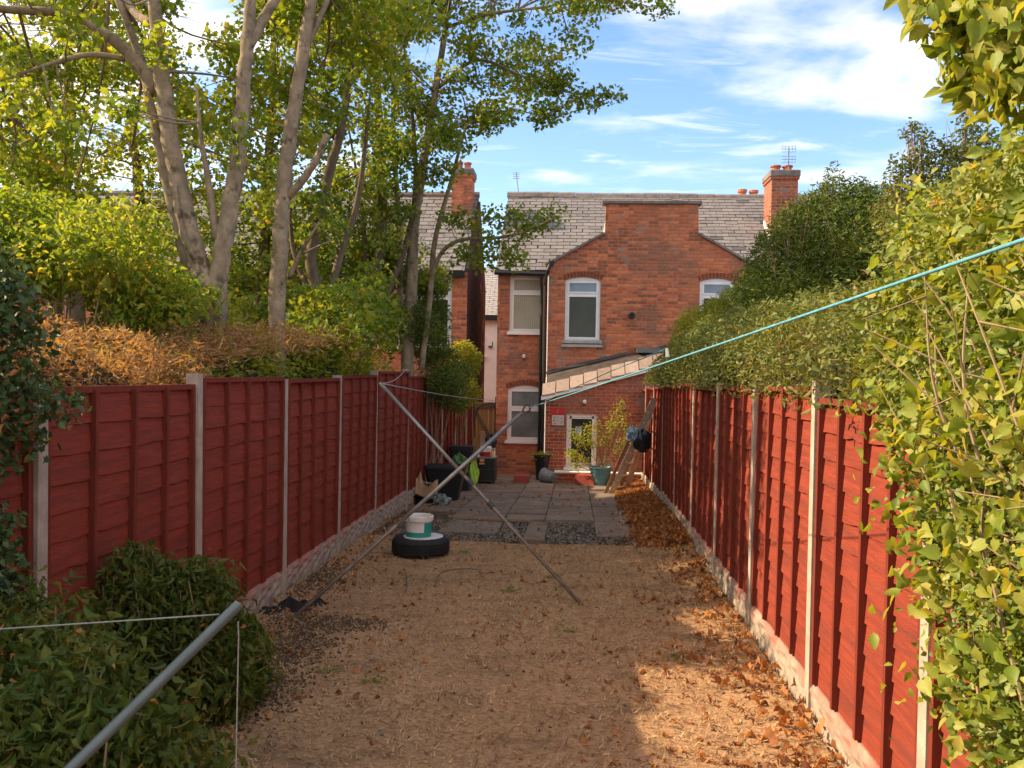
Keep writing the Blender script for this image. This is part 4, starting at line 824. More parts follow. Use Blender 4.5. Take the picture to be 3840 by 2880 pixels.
# bucket on its side
q = gp(2060, 1815); A = thing('metal_bucket', (q.x, q.y + .1, q.z), 'grey bucket lying on its side in front of the tall black pot', 'bucket')
ax_ = Vector((.75, -.55, -.12)).normalized(); c0 = Vector((q.x - .13, q.y + .2, q.z + .165)); m_ = MB(); m_.lathe(c0, [(0, .29), (.11, .29), (.155, .0), (.165, -.01), (.15, 0), (.10, .27), (0, .27)], 20, axis=ax_); m_.build('body', 'grey_plastic', A)
m_ = MB(); e = c0 + ax_ * .29; m_.lathe(e, [(0, .001), (.10, .001), (.10, .008), (.09, .008), (.085, .003), (0, .003)], 20, axis=ax_); m_.build('base_rim', 'grey_plastic', A)
m_ = MB(); m_.tube([c0 + Vector((.0, -.15, .02)), c0 + Vector((.25, -.3, .02)), c0 + Vector((.42, -.2, -.05)), c0 + Vector((.3, .02, -.02))], .006, 5); m_.build('handle', 'galvanised', A)
# teal planter and its plant
q = gp(2252, 1826); PT = thing('potted_shrub', (q.x, q.y + .22, q.z), 'lanky yellow green shrub in a teal bowl planter in front of the low window', 'potted plant')
cx, cy = q.x, q.y + .22
m_ = MB(); m_.lathe((cx, cy, q.z), [(0, 0), (.13, 0), (.19, .2), (.235, .36), (.25, .365), (.25, .40), (.225, .40), (.20, .3), (0, .28)], 24); m_.build('planter', 'teal_pot', PT)
m_ = MB(); tips = []
tg = [(2150, 1620), (2170, 1640), (2200, 1600), (2235, 1590), (2265, 1640), (2290, 1600), (2300, 1550), (2332, 1500), (2338, 1560), (2360, 1600), (2140, 1690), (2150, 1740), (2180, 1720), (2345, 1650), (2220, 1650), (2320, 1680), (2130, 1700)]
for sx, sy in tg:
    e = px(sx, sy, cy + random.uniform(-.3, .3)); s0 = Vector((cx + random.uniform(-.1, .1), cy + random.uniform(-.1, .1), q.z + .32)); mid = (s0 + e) / 2 + Vector((random.uniform(-.06, .06), 0, -.05)); p, r_ = smooth_path([s0, mid, e], [.011, .008, .004], 5, .008); m_.tube(p, r_, 5, wob=.1); tips.append((p, e))
m_.build('stems', 'twig', PT)
Q = []
for p, e in tips:
    n = 110 if e.z > .7 or e.x < cx else 60
    for _ in range(n): 
        b0 = random.choice(p[len(p) // 2:]); Q.append(np.array(b0) * .35 + np.array(e) * .65 + rng.normal(size=3) * np.array([.07, .07, .06]))
leaves('foliage', np.array(Q), .055, [T_oval(.4), T_diamond(.4)], 'leaf_bright', PT)
# ladder leaning on the right fence, with bag
LD = thing('ladder', (.62, 16.6, gz(16.6)), 'old wooden ladder leaning against the far end of the right fence', 'ladder')
f0_ = gp(2292, 1853); f1_ = gp(2345, 1846); top0 = px(2437, 1490, 17.5); 
base = [Vector((f0_.x, f0_.y, f0_.z)), Vector((f1_.x, f0_.y + .45, f1_.z))]; top = [Vector((1.40, 16.5, 1.68)), Vector((1.44, 16.95, 1.66))]
rails = []
for a0, t0_ in zip(base, top):
    m_ = MB(); d = (t0_ - a0).normalized(); s_ = Vector((0, 1, 0)); n_ = d.cross(s_).normalized(); m_.obox((a0 + t0_) / 2, d * ((t0_ - a0).length / 2), s_ * .016, n_ * .052); m_.build('rail', 'ladder_wood', LD)
for k in range(7):
    u = .07 + k * .13; a0 = base[0].lerp(top[0], u); b0 = base[1].lerp(top[1], u); m_ = MB(); m_.tube([a0, b0], .016, 6); m_.build('rung', 'ladder_wood', LD)
base2 = [v + Vector((-.09, -.03, 0)) for v in base]
m_ = MB()
for k in range(9):
    u = .06 + .1 * k; a0 = base[0].lerp(top[0], u); m_.lathe((a0.x - .0, a0.y - .016, a0.z), [(0, .004), (.014, .003), (.014, 0)], 8, axis=(0, -1, 0))
m_.build('bolt_heads', 'white_spot', LD)
for k in range(2):
    a0 = base[k] + Vector((-.12, .02, 0)); t0_ = base[k].lerp(top[k], .62) + Vector((-.12, .02, .0)); m_ = MB(); d = (t0_ - a0).normalized(); s_ = Vector((0, 1, 0)); n_ = d.cross(s_).normalized(); m_.obox((a0 + t0_) / 2, d * ((t0_ - a0).length / 2), s_ * .014, n_ * .03); m_.build('rail', 'timber', LD)
c = px(2410, 1655, 16.6); crumple('black_sack', c, (.16, .16, .20), 'dark_bag', 'bulging black sack hanging from the ladder by the right fence', 'sack', 31, amp=.18)
c = px(2372, 1628, 16.6); crumple('blue_bag', c, (.10, .10, .13), 'bag_blue', 'crumpled shiny blue bag hung on the ladder', 'bag', 33, amp=.3)
# clothes props and lines
def pole(name, a, b, r, material, label, collar=None, hook=False):
    A = thing(name, a, label, 'pole'); m_ = MB(); m_.tube([a, Vector(a).lerp(Vector(b), .5), b], r, 12); m_.build('shaft', material, A, True)
    if collar:
        for u in collar:
            p = Vector(a).lerp(Vector(b), u); d = (Vector(b) - Vector(a)).normalized() * .035; m_ = MB(); m_.tube([p - d, p + d], r * 1.5, 12); m_.build('collar', 'lead', A)
    return A
p1b = gp(2184, 2272); p1t = px(1425, 1437, 9.4); A1 = pole('clothes_prop', p1b, p1t, .017, 'rusty_prop', 'long metal clothes prop leaning up left from the lawn to the line by the fence', [.42, .52])
d = (p1t - p1b).normalized(); m_ = MB(); m_.tube([p1b + (p1t - p1b) * .55, p1t], .0195, 12); m_.build('upper_tube', 'galvanised', A1, True)
p2b = gp(1090, 2335) + Vector((0, 0, .02)); p2t = px(1958, 1548, 8.9)
A2 = pole('clothes_prop', p2b, p2t, .0175, 'rusty_prop', 'long metal clothes prop leaning up right and holding the teal line by its hook')
m_ = MB(); m_.tube([p2b + (p2t - p2b) * .42, p2b + (p2t - p2b) * .985], .0195, 12); m_.build('upper_tube', 'galvanised', A2, True)
k0 = p2t; m_ = MB(); m_.tube(smooth_path([k0, px(1964, 1530, 8.9), px(1975, 1517, 8.9), px(1986, 1524, 8.9), px(1986, 1540, 8.9), px(1974, 1545, 8.9)], [.009] * 6)[0], .009, 8); m_.build('hook', 'lead', A2, True)
knot = px(1981, 1530, 8.9)
def rope(name, pts, r, material, label, cat='rope', n=6, sag=0.0):
    pts = [Vector(p) for p in pts]; P_ = []
    for a, b_ in zip(pts, pts[1:]):
        for k in range(12): u = k / 12; P_.append(a.lerp(b_, u) - Vector((0, 0, sag * 4 * u * (1 - u))))
    P_.append(pts[-1]); m_ = MB(); m_.tube(P_, r, n); o = m_.build(name, material, None, True); tag(o, label, cat); return o
rend = px(3840, 880, 1.75); far = knot + (rend - knot) * 1.35
rope('washing_line', [knot, far], .0042, 'rope_teal', 'taut teal washing line rising from the hooked prop towards the right foreground', 'washing line', sag=.012)
e1 = px(2048, 1478, 20.0); e2 = px(2500, 1315, 4.6)
jn = knot.lerp(rend, .62)
rope('house_line', [px(2050, 1500, 20.1), px(2300, 1388, 14), px(2500, 1308, 8.5)], .0065, 'rope_teal', 'pale teal line running along above the extension tiles to the peg', 'washing line')
q = px(2500, 1318, 8.5); m_ = MB(); m_.tube([(q.x, q.y, q.z + .03), (q.x + .01, q.y, q.z - .05)], [.012, .020], 8); o = m_.build('clothes_peg', 'white_plastic'); tag(o, 'white peg hanging from the teal line above the tiled lean-to roof', 'peg')
rope('guy_line', [p1t, px(1900, 1502, 21.5)], .007, 'rope_grey', 'thin grey line from the left prop across to the house wall', 'washing line', sag=.05)
rope('tie_cord', [p1t, px(1520, 1385, 13.2)], .007, 'rope_grey', 'grey cord from the left prop back to the tree trunk behind the fence', 'cord', sag=.06)
pt = px(894, 2268, 3.1); pb = px(268, 2880, 2.65); foot = pt + (pb - pt) * ((0 - pt.z) / (pb.z - pt.z))
A3 = thing('metal_pole', foot, 'thick grey metal pole slanting up through the lower left foreground', 'pole'); m_ = MB(); m_.tube([foot, pt], .0185, 24, cap=False); dd = (pt - foot).normalized(); m_.build('tube', 'steel_blue', A3, True)
m_ = MB(); m_.lathe(pt, [(.0185, -.002), (.0188, .001), (.0150, .001), (.0150, -.05), (0, -.05)], 24, axis=dd); m_.build('open_end', 'galvanised', A3, True)
wa = pt + (foot - pt) * .04
rope('wire_line', [px(-200, 2372, 3.0), px(822, 2304, 3.08)], .0028, 'rope_grey', 'thin grey wire running from the left edge to the end of the slanting metal pole', 'wire')
rope('hanging_wire', [px(893, 2330, 3.1), px(895, 2390, 3.1), px(889, 2650, 3.1), px(884, 2960, 3.1)], .0026, 'rope_grey', 'thin wire hanging straight down from the end of the slanting metal pole', 'wire')
rope('low_wire', [px(100, 2655, 3.2), px(245, 2632, 3.2)], .0022, 'rope_grey', 'short pale wire showing among the leaves of the lower left bush', 'wire')
# twig, black sheeting, timber strip, dark heap
q = gp(1630, 2207); p_ = smooth_path([gp(1628, 2208) + Vector((0, 0, .02)), gp(1662, 2162) + Vector((0, 0, .05)), gp(1780, 2156) + Vector((0, 0, .06)), gp(1812, 2175) + Vector((0, 0, .02))], [.006] * 4)[0]
m_ = MB(); m_.tube(p_, .0065, 6, wob=.1); o = m_.build('bent_twig', 'bark_dark'); tag(o, 'bent brown twig lying on the lawn in front of the tyre', 'twig')
m_ = MB(); m_.tube(smooth_path([gp(1522, 2225) + Vector((0, 0, .02)), gp(1525, 2180) + Vector((0, 0, .03)), gp(1515, 2140) + Vector((0, 0, .03))], [.006] * 3)[0], .006, 6, wob=.1); o = m_.build('short_twig', 'bark_dark'); tag(o, 'short straight twig on the lawn below the tyre', 'twig')
a = gp(1680, 1948); b_ = gp(1990, 1965); m_ = MB(); m_.obox((a + b_) / 2 + Vector((0, 0, .045)), (b_ - a) / 2, (0, .025, 0), (0, 0, .015)); o = m_.build('timber_strip', 'timber'); tag(o, 'weathered timber strip lying between paving and gravel', 'timber')
def crumpsheet(name, c, w, d, h, material, label, cat, rot, seed):
    m_ = MB(); n = 30; rr = random.Random(seed); off_ = rr.uniform(0, 9); vs = []
    for i in range(n + 1):
        for j in range(n + 1):
            u, v = i / n - .5, j / n - .5; rad = 1 + .25 * math.sin(5 * math.atan2(v, u) + off_); x = u * w * rad; y = v * d * rad
            z = h * (.5 + .5 * math.sin(u * 17 + math.sin(v * 11 + off_) * 2) * math.sin(v * 13 + off_)) * max(0, 1 - 3.4 * (u * u + v * v)) + .02
            vs.append((c[0] + x * math.cos(rot) - y * math.sin(rot), c[1] + x * math.sin(rot) + y * math.cos(rot), c[2] + z))
    m_.add(vs, [(i * (n + 1) + j, (i + 1) * (n + 1) + j, (i + 1) * (n + 1) + j + 1, i * (n + 1) + j + 1) for i in range(n) for j in range(n)]); o = m_.build(name, material, None, True); tag(o, label, cat)
q = gp(1090, 2295); crumpsheet('plastic_sheeting', q, .62, .30, .12, 'old_sheet', 'crumpled black plastic sheeting on the soil at the foot of the prop', 'sheeting', .9, 2)
P_ = np.concatenate([np.array(gp(x, y)) + rng.normal(size=(n, 3)) * np.array([sx_, sy_, 0]) for x, y, n, sx_, sy_ in ((1240, 2345, 1500, .20, .10), (1180, 2190, 1500, .14, .35), (1070, 2420, 1800, .18, .3), (940, 2600, 1600, .18, .3))])
P_ = P_[P_[:, 0] > XL + .03]; P_[:, 2] = lawnz(P_[:, 0], P_[:, 1]) + .002; o = leaves('loose_soil', P_, .011, (pv, pf), 'soil', flat=True, smin=.3, smax=1.7); tag(o, 'dark crumbs of loose soil along the left edge of the lawn', 'soil', kind='stuff')

# ------------------------------------------------------------------ trees, hedges, shrubs
NPv = lambda x, y, Y: np.array(vp(x, y, Y))
def tree(name, label, limbs, clumps, nleaf, size, tm, lm, bark='bark', group=None, twig=True, cat='tree', stubs=(), **kw):
    base = Vector(limbs[0][0][0]); A = thing(name, base, label, cat, group); mb = MB(); anch = []
    for pts, rad in limbs:
        limb(mb, pts, rad, 12 if max(rad) > .05 else 7, 6, jit=max(rad) * .08)
        p, _ = smooth_path(pts, rad, 4); anch += p[len(p) // 4:]
    if twig: twigs_to(mb, clumps, anch)
    mb.build('trunk', bark, A, True)
    leaves('crown', inclumps(clumps, nleaf, .15), size, tm, lm, A, **kw)
    return A
def boxclumps(n, x0, x1, y0, y1, Y0, Y1, r0, r1, flat=.75, keep=None):
    out = []
    while len(out) < n:
        x, y = random.uniform(x0, x1), random.uniform(y0, y1)
        if keep and not keep(x, y): continue
        r = random.uniform(r0, r1); out.append((NPv(x, y, random.uniform(Y0, Y1)), (r, r, r * flat)))
    return out
GL = 0.0
def down(x, y, Y): p = vp(x, y, Y); return Vector((p.x, p.y, GL))
# twin trunk sycamore
lA = [down(470, 690, 8.9), vp(455, 690, 8.8), vp(437, 600, 8.8), vp(405, 480, 8.8), vp(372, 330, 8.8), vp(352, 180, 8.8), vp(335, 40, 8.7), vp(322, -160, 8.6)]
lB = [down(470, 690, 8.9) + Vector((.05, 0, 0)), vp(466, 690, 8.8), vp(472, 590, 8.8), vp(492, 480, 8.8), vp(515, 330, 8.8), vp(527, 180, 8.8), vp(538, 60, 8.8), vp(560, -140, 8.8)]
lC = [vp(425, 660, 8.95), vp(400, 560, 9.0), vp(360, 400, 9.05), vp(330, 250, 9.1), vp(300, 120, 9.1), vp(255, 0, 9.0), vp(200, -120, 9)]
limbs = [(lA, [.145, .12, .10, .092, .085, .076, .064, .045]), (lB, [.13, .108, .092, .085, .076, .068, .06, .045]), (lC, [.055, .05, .048, .045, .04, .035, .03]),
  ([vp(340, 200, 8.9), vp(290, 130, 8.9), vp(230, 75, 8.8), vp(150, 30, 8.7), vp(40, 22, 8.6), vp(-120, 10, 8.4)], [.07, .06, .055, .045, .04, .03]),
  ([vp(270, 128, 8.9), vp(200, 118, 8.8), vp(120, 135, 8.6), vp(0, 175, 8.4)], [.03, .028, .022, .012]),
  ([vp(330, 55, 8.8), vp(285, 20, 9.0), vp(240, -60, 9.2)], [.05, .04, .03]),
  ([vp(535, 100, 8.8), vp(575, 30, 8.9), vp(640, -80, 9.0)], [.06, .05, .04]),
  ([vp(468, 520, 8.8), vp(452, 400, 8.75), vp(433, 290, 8.7), vp(425, 190, 8.7)], [.042, .032, .022, .012]),
  ([vp(440, 600, 8.75), vp(395, 500, 8.7), vp(378, 400, 8.7)], [.03, .028, .02])]
sk = lambda x, y: not (300 < x < 560 and 330 < y)
cl = boxclumps(60, -150, 640, -190, 430, 9.2, 11.5, .22, .5, keep=sk) + boxclumps(12, -100, 300, -100, 330, 7.8, 8.8, .18, .34) + [(NPv(350, 115, 8.5), (.17, .17, .22)), (NPv(342, 60, 8.5), (.14, .14, .2)), (NPv(515, 300, 8.55), (.16, .1, .25)), (NPv(400, 250, 9.2), (.3, .2, .35))]
tree('sycamore_tree', 'large pale barked sycamore forking low into two thick trunks behind the left fence', limbs, cl, 11500, .078, [T_maple(), T_maple(.3)], 'leaf_maple', droop=.35)
# single trunk with sawn stub
limbs = [([down(603, 740, 9.4), vp(598, 700, 9.35), vp(605, 560, 9.3), vp(610, 430, 9.3), vp(628, 280, 9.3), vp(652, 130, 9.3), vp(672, 0, 9.3), vp(700, -150, 9.3)], [.10, .09, .083, .078, .072, .066, .06, .04]),
  ([vp(622, 425, 9.3), vp(655, 388, 9.25), vp(683, 345, 9.2), vp(708, 290, 9.2)], [.045, .042, .038, .034]),
  ([vp(625, 600, 9.3), vp(650, 545, 9.2), vp(690, 480, 9.1)], [.025, .02, .01]), ([vp(655, 548, 9.2), vp(680, 535, 9.1), vp(720, 518, 9.0)], [.014, .01, .006]),
  ([vp(655, 110, 9.3), vp(690, 40, 9.4), vp(730, -60, 9.6)], [.04, .035, .03])]
cl = boxclumps(34, 560, 900, -190, 200, 9.4, 11.2, .22, .45) + boxclumps(8, 560, 720, 150, 330, 10, 11, .2, .3)
tree('sycamore_tree', 'single straight pale trunk with a sawn-off side stub behind the left fence', limbs, cl, 6500, .078, [T_maple(), T_maple(.3)], 'leaf_maple', droop=.35)
# thin trees toward the house
gname = 'thin trees beside the far end of the left fence'
limbs = [([down(882, 800, 15.6), vp(880, 780, 15.6), vp(888, 640, 15.6), vp(893, 500, 15.6), vp(915, 350, 15.6), vp(940, 200, 15.6), vp(965, 40, 15.6), vp(985, -120, 14)], [.13, .11, .10, .09, .075, .06, .045, .03]),
  ([vp(874, 790, 15.7), vp(865, 640, 15.8), vp(862, 480, 15.9), vp(850, 300, 15.9), vp(852, 150, 15.9)], [.06, .055, .05, .04, .02]),
  ([vp(910, 800, 15.5), vp(928, 650, 15.5), vp(940, 520, 15.5), vp(975, 390, 15.4), vp(1010, 260, 15.2)], [.05, .05, .045, .035, .02]),
  ([vp(930, 600, 15.5), vp(955, 545, 15.4), vp(990, 520, 15.3), vp(1040, 514, 15.2), vp(1085, 512, 15.1), vp(1150, 495, 15.0), vp(1195, 470, 14.9)], [.04, .036, .032, .027, .024, .016, .008]),
  ([vp(945, 190, 15.6), vp(1030, 130, 15.4), vp(1130, 165, 15.1), vp(1230, 200, 14.9), vp(1330, 205, 14.7)], [.035, .03, .022, .014, .006]),
  ([vp(960, 60, 15.6), vp(1060, 30, 15.4), vp(1180, 15, 15.1), vp(1300, 0, 14.9), vp(1440, 20, 14.6)], [.03, .027, .02, .012, .005]),
  ([vp(925, 300, 15.6), vp(1000, 270, 15.4), vp(1090, 240, 15.2), vp(1180, 250, 15.1)], [.03, .02, .014, .006])]
def edge(x, y):  # outline of the crown against the sky
    pts = [(-250, 1500), (0, 1430), (60, 1300), (120, 1270), (150, 1200), (190, 1330), (215, 1320), (245, 1230), (265, 1130), (300, 1100), (350, 1080), (400, 1040), (470, 1000), (600, 960), (800, 940)]
    for (y0, x0), (y1, x1) in zip(pts, pts[1:]):
        if y0 <= y <= y1: return x < x0 + (x1 - x0) * (y - y0) / (y1 - y0) - 22
    return False
cl = boxclumps(120, 800, 1400, -180, 470, 14.2, 16.6, .24, .45, keep=lambda x, y: edge(x, y) and random.random() < (1.15 - (x - 800) / 800))
cl += [(NPv(*p, 14.8), (.26, .26, .2)) for p in ((1150, 175), (1200, 190), (1250, 200), (1290, 205), (1325, 205), (1220, 160), (1270, 225), (1200, 240), (1240, 10), (1290, 5), (1340, 5), (1390, 5), (1430, 18), (1180, 30), (1120, 40), (1170, 255), (1100, 245), (1190, 120), (1150, 90))]
cl += [(NPv(*p, 15.1), (.32, .32, .24)) for p in ((1010, 480), (1055, 470), (1110, 465), (1160, 480), (1195, 462), (1130, 500), (1090, 545), (1040, 560), (1000, 545), (975, 470), (1060, 520), (1110, 560))]
cl += boxclumps(16, 830, 950, 470, 760, 15.8, 17, .2, .4)
tree('slender_tree', 'tallest of the slender multi-stemmed trees, its branches reaching right across the slate roofs', limbs, cl, 22500, .078, [T_maple(), T_oval(.6)], 'leaf_thin', 'bark', gname, droop=.4)
for i, (x0, Y, lab, pts2) in enumerate(((790, 15.2, 'slender dark stemmed tree left of the tallest slender tree', [(790, 760), (800, 640), (825, 500), (822, 330), (812, 150), (800, -40), (800, -150)]), (700, 12.6, 'leaning slender tree with two dark stems right of the sawn-off stub', [(705, 760), (690, 640), (672, 560), (700, 420), (740, 260), (760, 100), (780, -120)]))):
    limbs = [([down(x0, 790, Y)] + [vp(a, b_, Y) for a, b_ in pts2], [.11, .10, .09, .08, .07, .06, .045, .03])]
    limbs += [([vp(pts2[1][0] + 10, pts2[1][1] + 60, Y), vp(pts2[2][0] + 60, pts2[2][1], Y + .3), vp(pts2[3][0] + 75, pts2[3][1], Y + .4), vp(pts2[4][0] + 60, pts2[4][1] - 60, Y + .4)], [.06, .055, .04, .02]),
              ([vp(pts2[1][0] - 10, pts2[1][1] + 20, Y), vp(pts2[2][0] - 40, pts2[2][1] - 30, Y + .2), vp(pts2[3][0] - 70, pts2[3][1] - 60, Y + .2)], [.04, .035, .015])]
    cl = boxclumps(54, x0 - 120, x0 + 130, -180, 620, Y - .8, Y + 1.6, .25, .5)
    tree('slender_tree', lab, limbs, cl, 8200, .080, [T_maple(), T_oval(.6)], 'leaf_thin', 'bark_dark', gname, droop=.4)
# trees further back on the left
bgn = 'trees beyond the neighbouring garden on the left'
for i, (x0, x1, y0, y1, Y, lab, trunk, n) in enumerate((
    (-260, 220, -60, 520, 12.0, 'broad yellow green tree at the far left with a leaning dark trunk', [(160, 640), (100, 370), (40, 280), (-20, 200), (-90, 80)], 5200),
    (180, 470, 230, 640, 14.5, 'green tree filling the view between the far left tree and the twin trunks', [(330, 700), (320, 560), (300, 420), (290, 300)], 4600),
    (440, 720, 60, 660, 15.5, 'green tree seen between the twin trunks and the single trunk', [(560, 700), (570, 560), (575, 400), (590, 200), (590, 60)], 5600),
    (-100, 420, -200, 260, 15.0, 'tall tree behind the far left tree with a thin see-through crown', [(120, 640), (140, 400), (150, 200), (140, 0)], 3200))):
    limbs = [([down(trunk[0][0], 720, Y)] + [vp(a, b_, Y) for a, b_ in trunk], [.14, .12] + [.10, .08, .06, .04][:len(trunk) - 1])]
    cl = boxclumps(48, x0, x1, y0, y1, Y - 1, Y + 1.5, .3, .6)
    tree('garden_tree', lab, limbs, cl, int(n * 1.15), .085, [T_maple(), T_oval(.6)], 'leaf_maple' if i != 2 else 'leaf_thin', 'bark_dark', bgn, droop=.35)
# ---- hedges
def hedge(name, label, x0, x1, ys, ztop, zbot, n, size, tm, lm, corem='hedge_core', cat='hedge', lump=.12, extra=None, **kw):
    """soft clipped mass: leaves fill a skin over a lumpy core; ztop is a function of Y."""
    mid = ((x0 + x1) / 2, (ys[0] + ys[1]) / 2); A = thing(name, (mid[0], mid[1], 0), label, cat)
    mb = MB(); ny, na = 40, 14; vs = []
    for i in range(ny + 1):
        Y = ys[0] + (ys[1] - ys[0]) * i / ny; zt = ztop(Y)
        for j in range(na):
            th = math.pi * j / (na - 1); w = (x1 - x0) / 2 * .78; e = .45
            cx = math.copysign(abs(math.cos(th)) ** e, math.cos(th)); cz = abs(math.sin(th)) ** e
            l_ = 1 + .06 * math.sin(Y * 3.1 + j) + .05 * math.sin(Y * 7.3 + j * 2)
            vs.append((mid[0] - cx * w * l_, Y, zbot + (zt - .13 - zbot) * cz * l_ ** .4 if zt > zbot else zbot))
    mb.add(vs, [(i * na + j, (i + 1) * na + j, (i + 1) * na + j + 1, i * na + j + 1) for i in range(ny) for j in range(na - 1)] + [tuple(range(na)), tuple(ny * na + j for j in reversed(range(na)))])
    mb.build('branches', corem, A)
    Y = rng.uniform(ys[0] - .05, ys[1] + .05, n); th = rng.uniform(0, math.pi, n) ; w = (x1 - x0) / 2; e = .5
    d = rng.uniform(.80, 1.05, n) + .06 * np.sin(Y * 3.1) + .05 * np.sin(Y * 7.7 + th * 5) * lump / .1
    zt = np.array([ztop(y) for y in Y]) + .05 * np.sin(Y * 5 + th * 4) + rng.normal(size=n) * .02
    P_ = np.stack([mid[0] - np.sign(np.cos(th)) * np.abs(np.cos(th)) ** e * w * d, Y, zbot + (zt - zbot) * np.sin(th) ** e * np.clip(d, .9, 1.06)], 1)
    P_ = P_[~((P_[:, 2] < 2.03) & (((P_[:, 0] > -2.80) & (P_[:, 0] < 0)) | ((P_[:, 0] < 1.60) & (P_[:, 0] > 0) & (P_[:, 2] < 1.93))))]
    leaves('foliage', P_, size, tm, lm, A, **kw)
    return A
li = lambda pts: (lambda Y: float(np.interp(Y, [p[0] for p in pts], [p[1] for p in pts])))
hz1 = li([(2.5, 2.66), (4.2, 2.54), (5.2, 2.38), (6.4, 2.20), (7.2, 2.12)])
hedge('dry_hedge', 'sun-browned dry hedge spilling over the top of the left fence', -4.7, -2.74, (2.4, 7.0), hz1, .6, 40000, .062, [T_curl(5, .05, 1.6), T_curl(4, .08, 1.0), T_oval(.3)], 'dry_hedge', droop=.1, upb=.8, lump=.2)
hz2 = li([(6.8, 2.12), (8, 2.36), (9, 2.42), (11, 2.45), (13, 2.42), (14.5, 2.3)])
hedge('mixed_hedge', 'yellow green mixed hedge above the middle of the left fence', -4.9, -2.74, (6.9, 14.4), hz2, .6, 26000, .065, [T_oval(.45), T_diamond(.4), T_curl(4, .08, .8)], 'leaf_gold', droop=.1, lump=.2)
# brownish twiggy wisps over the mixed hedge
P_ = np.stack([rng.normal(-3.2, .28, 5200), rng.uniform(6.6, 10.5, 5200), np.zeros(5200)], 1); P_[:, 2] = [hz2(y) for y in P_[:, 1]]; P_[:, 2] += rng.normal(size=5200) * .07 - .02 
leaves('dry_tips', P_, .09, [T_curl(5, .05, 1.6), T_curl(4, .07, .8)], 'dry_hedge', [o for o in bpy.data.objects if o.name == 'mixed_hedge'][0], droop=0)
def shrub(name, label, clumps, n, size, tm, lm, stems=None, cat='shrub', group=None, base=None, shell=.3, stemr=.012, **kw):
    c = np.mean([c for c, r in clumps], 0); b0 = Vector(base) if base else Vector((c[0], c[1], 0)); A = thing(name, b0, label, cat, group); mb = MB()
    for cc, r in clumps:
        s0 = np.array(b0) + rng.normal(size=3) * np.array([.12, .12, .0]); m1 = (s0 + cc) / 2 + rng.normal(size=3) * .06
        p, rd = smooth_path([s0, m1, cc], [stemr, stemr * .8, stemr * .4], 4); mb.tube(p, rd, 5)
        for _ in range(4): mb.tube([p[-2], cc + rng.normal(size=3) * np.array(r) * .7], [stemr * .4, stemr * .15], 4, cap=False)
    mb.build('stems', 'twig', A); leaves('foliage', inclumps(clumps, n, shell), size, tm, lm, A, **kw); return A
# leafy bush above the dry hedge
cl = boxclumps(34, -120, 300, 450, 610, 7.2, 9.5, .3, .5, keep=lambda x, y: y > 440 + .25 * x) + boxclumps(20, 240, 470, 540, 660, 7.6, 9.4, .2, .36, keep=lambda x, y: y > 400 + .55 * x)
shrub('laurel_bush', 'big glossy green bush rising behind the dry brown hedge at far left', cl, 24000, .07, [T_oval(.42), T_oval(.5, .2, .3)], 'leaf_maple', droop=.5, shell=.5)
cl = boxclumps(16, 520, 820, 640, 740, 10.5, 13, .3, .5) + boxclumps(26, 470, 850, 520, 700, 14.5, 17, .35, .6)
shrub('broad_bush', 'leafy green bush around the feet of the slender trees', cl, 17000, .09, [T_maple(), T_oval(.5)], 'leaf_thin', droop=.3)
cl = [(NPv(*p), (r, r, r * 1.1)) for *p, r in ((925, 740, 16, .4), (950, 790, 16.2, .42), (975, 850, 16.3, .36), (935, 690, 16.4, .35), (905, 700, 15.6, .35), (960, 830, 15.8, .34), (990, 815, 17, .30), (915, 640, 16.5, .35), (940, 610, 17, .3))]
shrub('golden_conifer', 'feathery golden green conifer leaning over the far part of the left fence', cl, 12000, .085, [T_curl(4, .10, .7), T_diamond(.25)], 'leaf_conifer', droop=-.2, upb=.2)
cl = [(NPv(*p), (r, r, r)) for *p, r in ((1000, 760, 18.6, .26), (1015, 790, 18.6, .24), (1005, 830, 18.4, .26), (1020, 850, 18.5, .2), (985, 770, 18.4, .26), (1025, 770, 18.8, .16), (1000, 870, 18.4, .2))]
shrub('golden_bush', 'bright yellow bush hanging over the last panels of the left fence', cl, 4200, .07, [T_oval(.4), T_diamond(.3)], 'leaf_gold', droop=.2)
# ---- right side
hz3 = li([(3.6, 2.62), (5.3, 2.62), (7, 2.66), (9, 2.72), (11, 2.78), (14, 2.70), (15.5, 2.55), (16.8, 2.3), (17.9, 2.0)])
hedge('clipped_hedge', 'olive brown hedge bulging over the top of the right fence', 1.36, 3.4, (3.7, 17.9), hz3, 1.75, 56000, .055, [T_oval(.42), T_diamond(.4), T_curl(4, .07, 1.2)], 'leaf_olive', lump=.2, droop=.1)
cl = [(NPv(*p), (r, r, r * .9)) for *p, r in ((1495, 735, 15, .38), (1545, 700, 15, .42), (1610, 665, 15, .46), (1560, 740, 14.5, .5), (1500, 695, 15.5, .28), (1640, 630, 15.3, .4), (1482, 765, 15, .34), (1650, 690, 14.6, .5), (1580, 655, 15.2, .28), (1540, 668, 15.4, .2), (1480, 700, 15.4, .16))]
shrub('golden_green_bush', 'rounded yellow green bush in front of the right bedroom window', cl, 21000, .06, [T_curl(4, .12, .8), T_diamond(.3)], 'leaf_gold', droop=-.1, shell=.5)
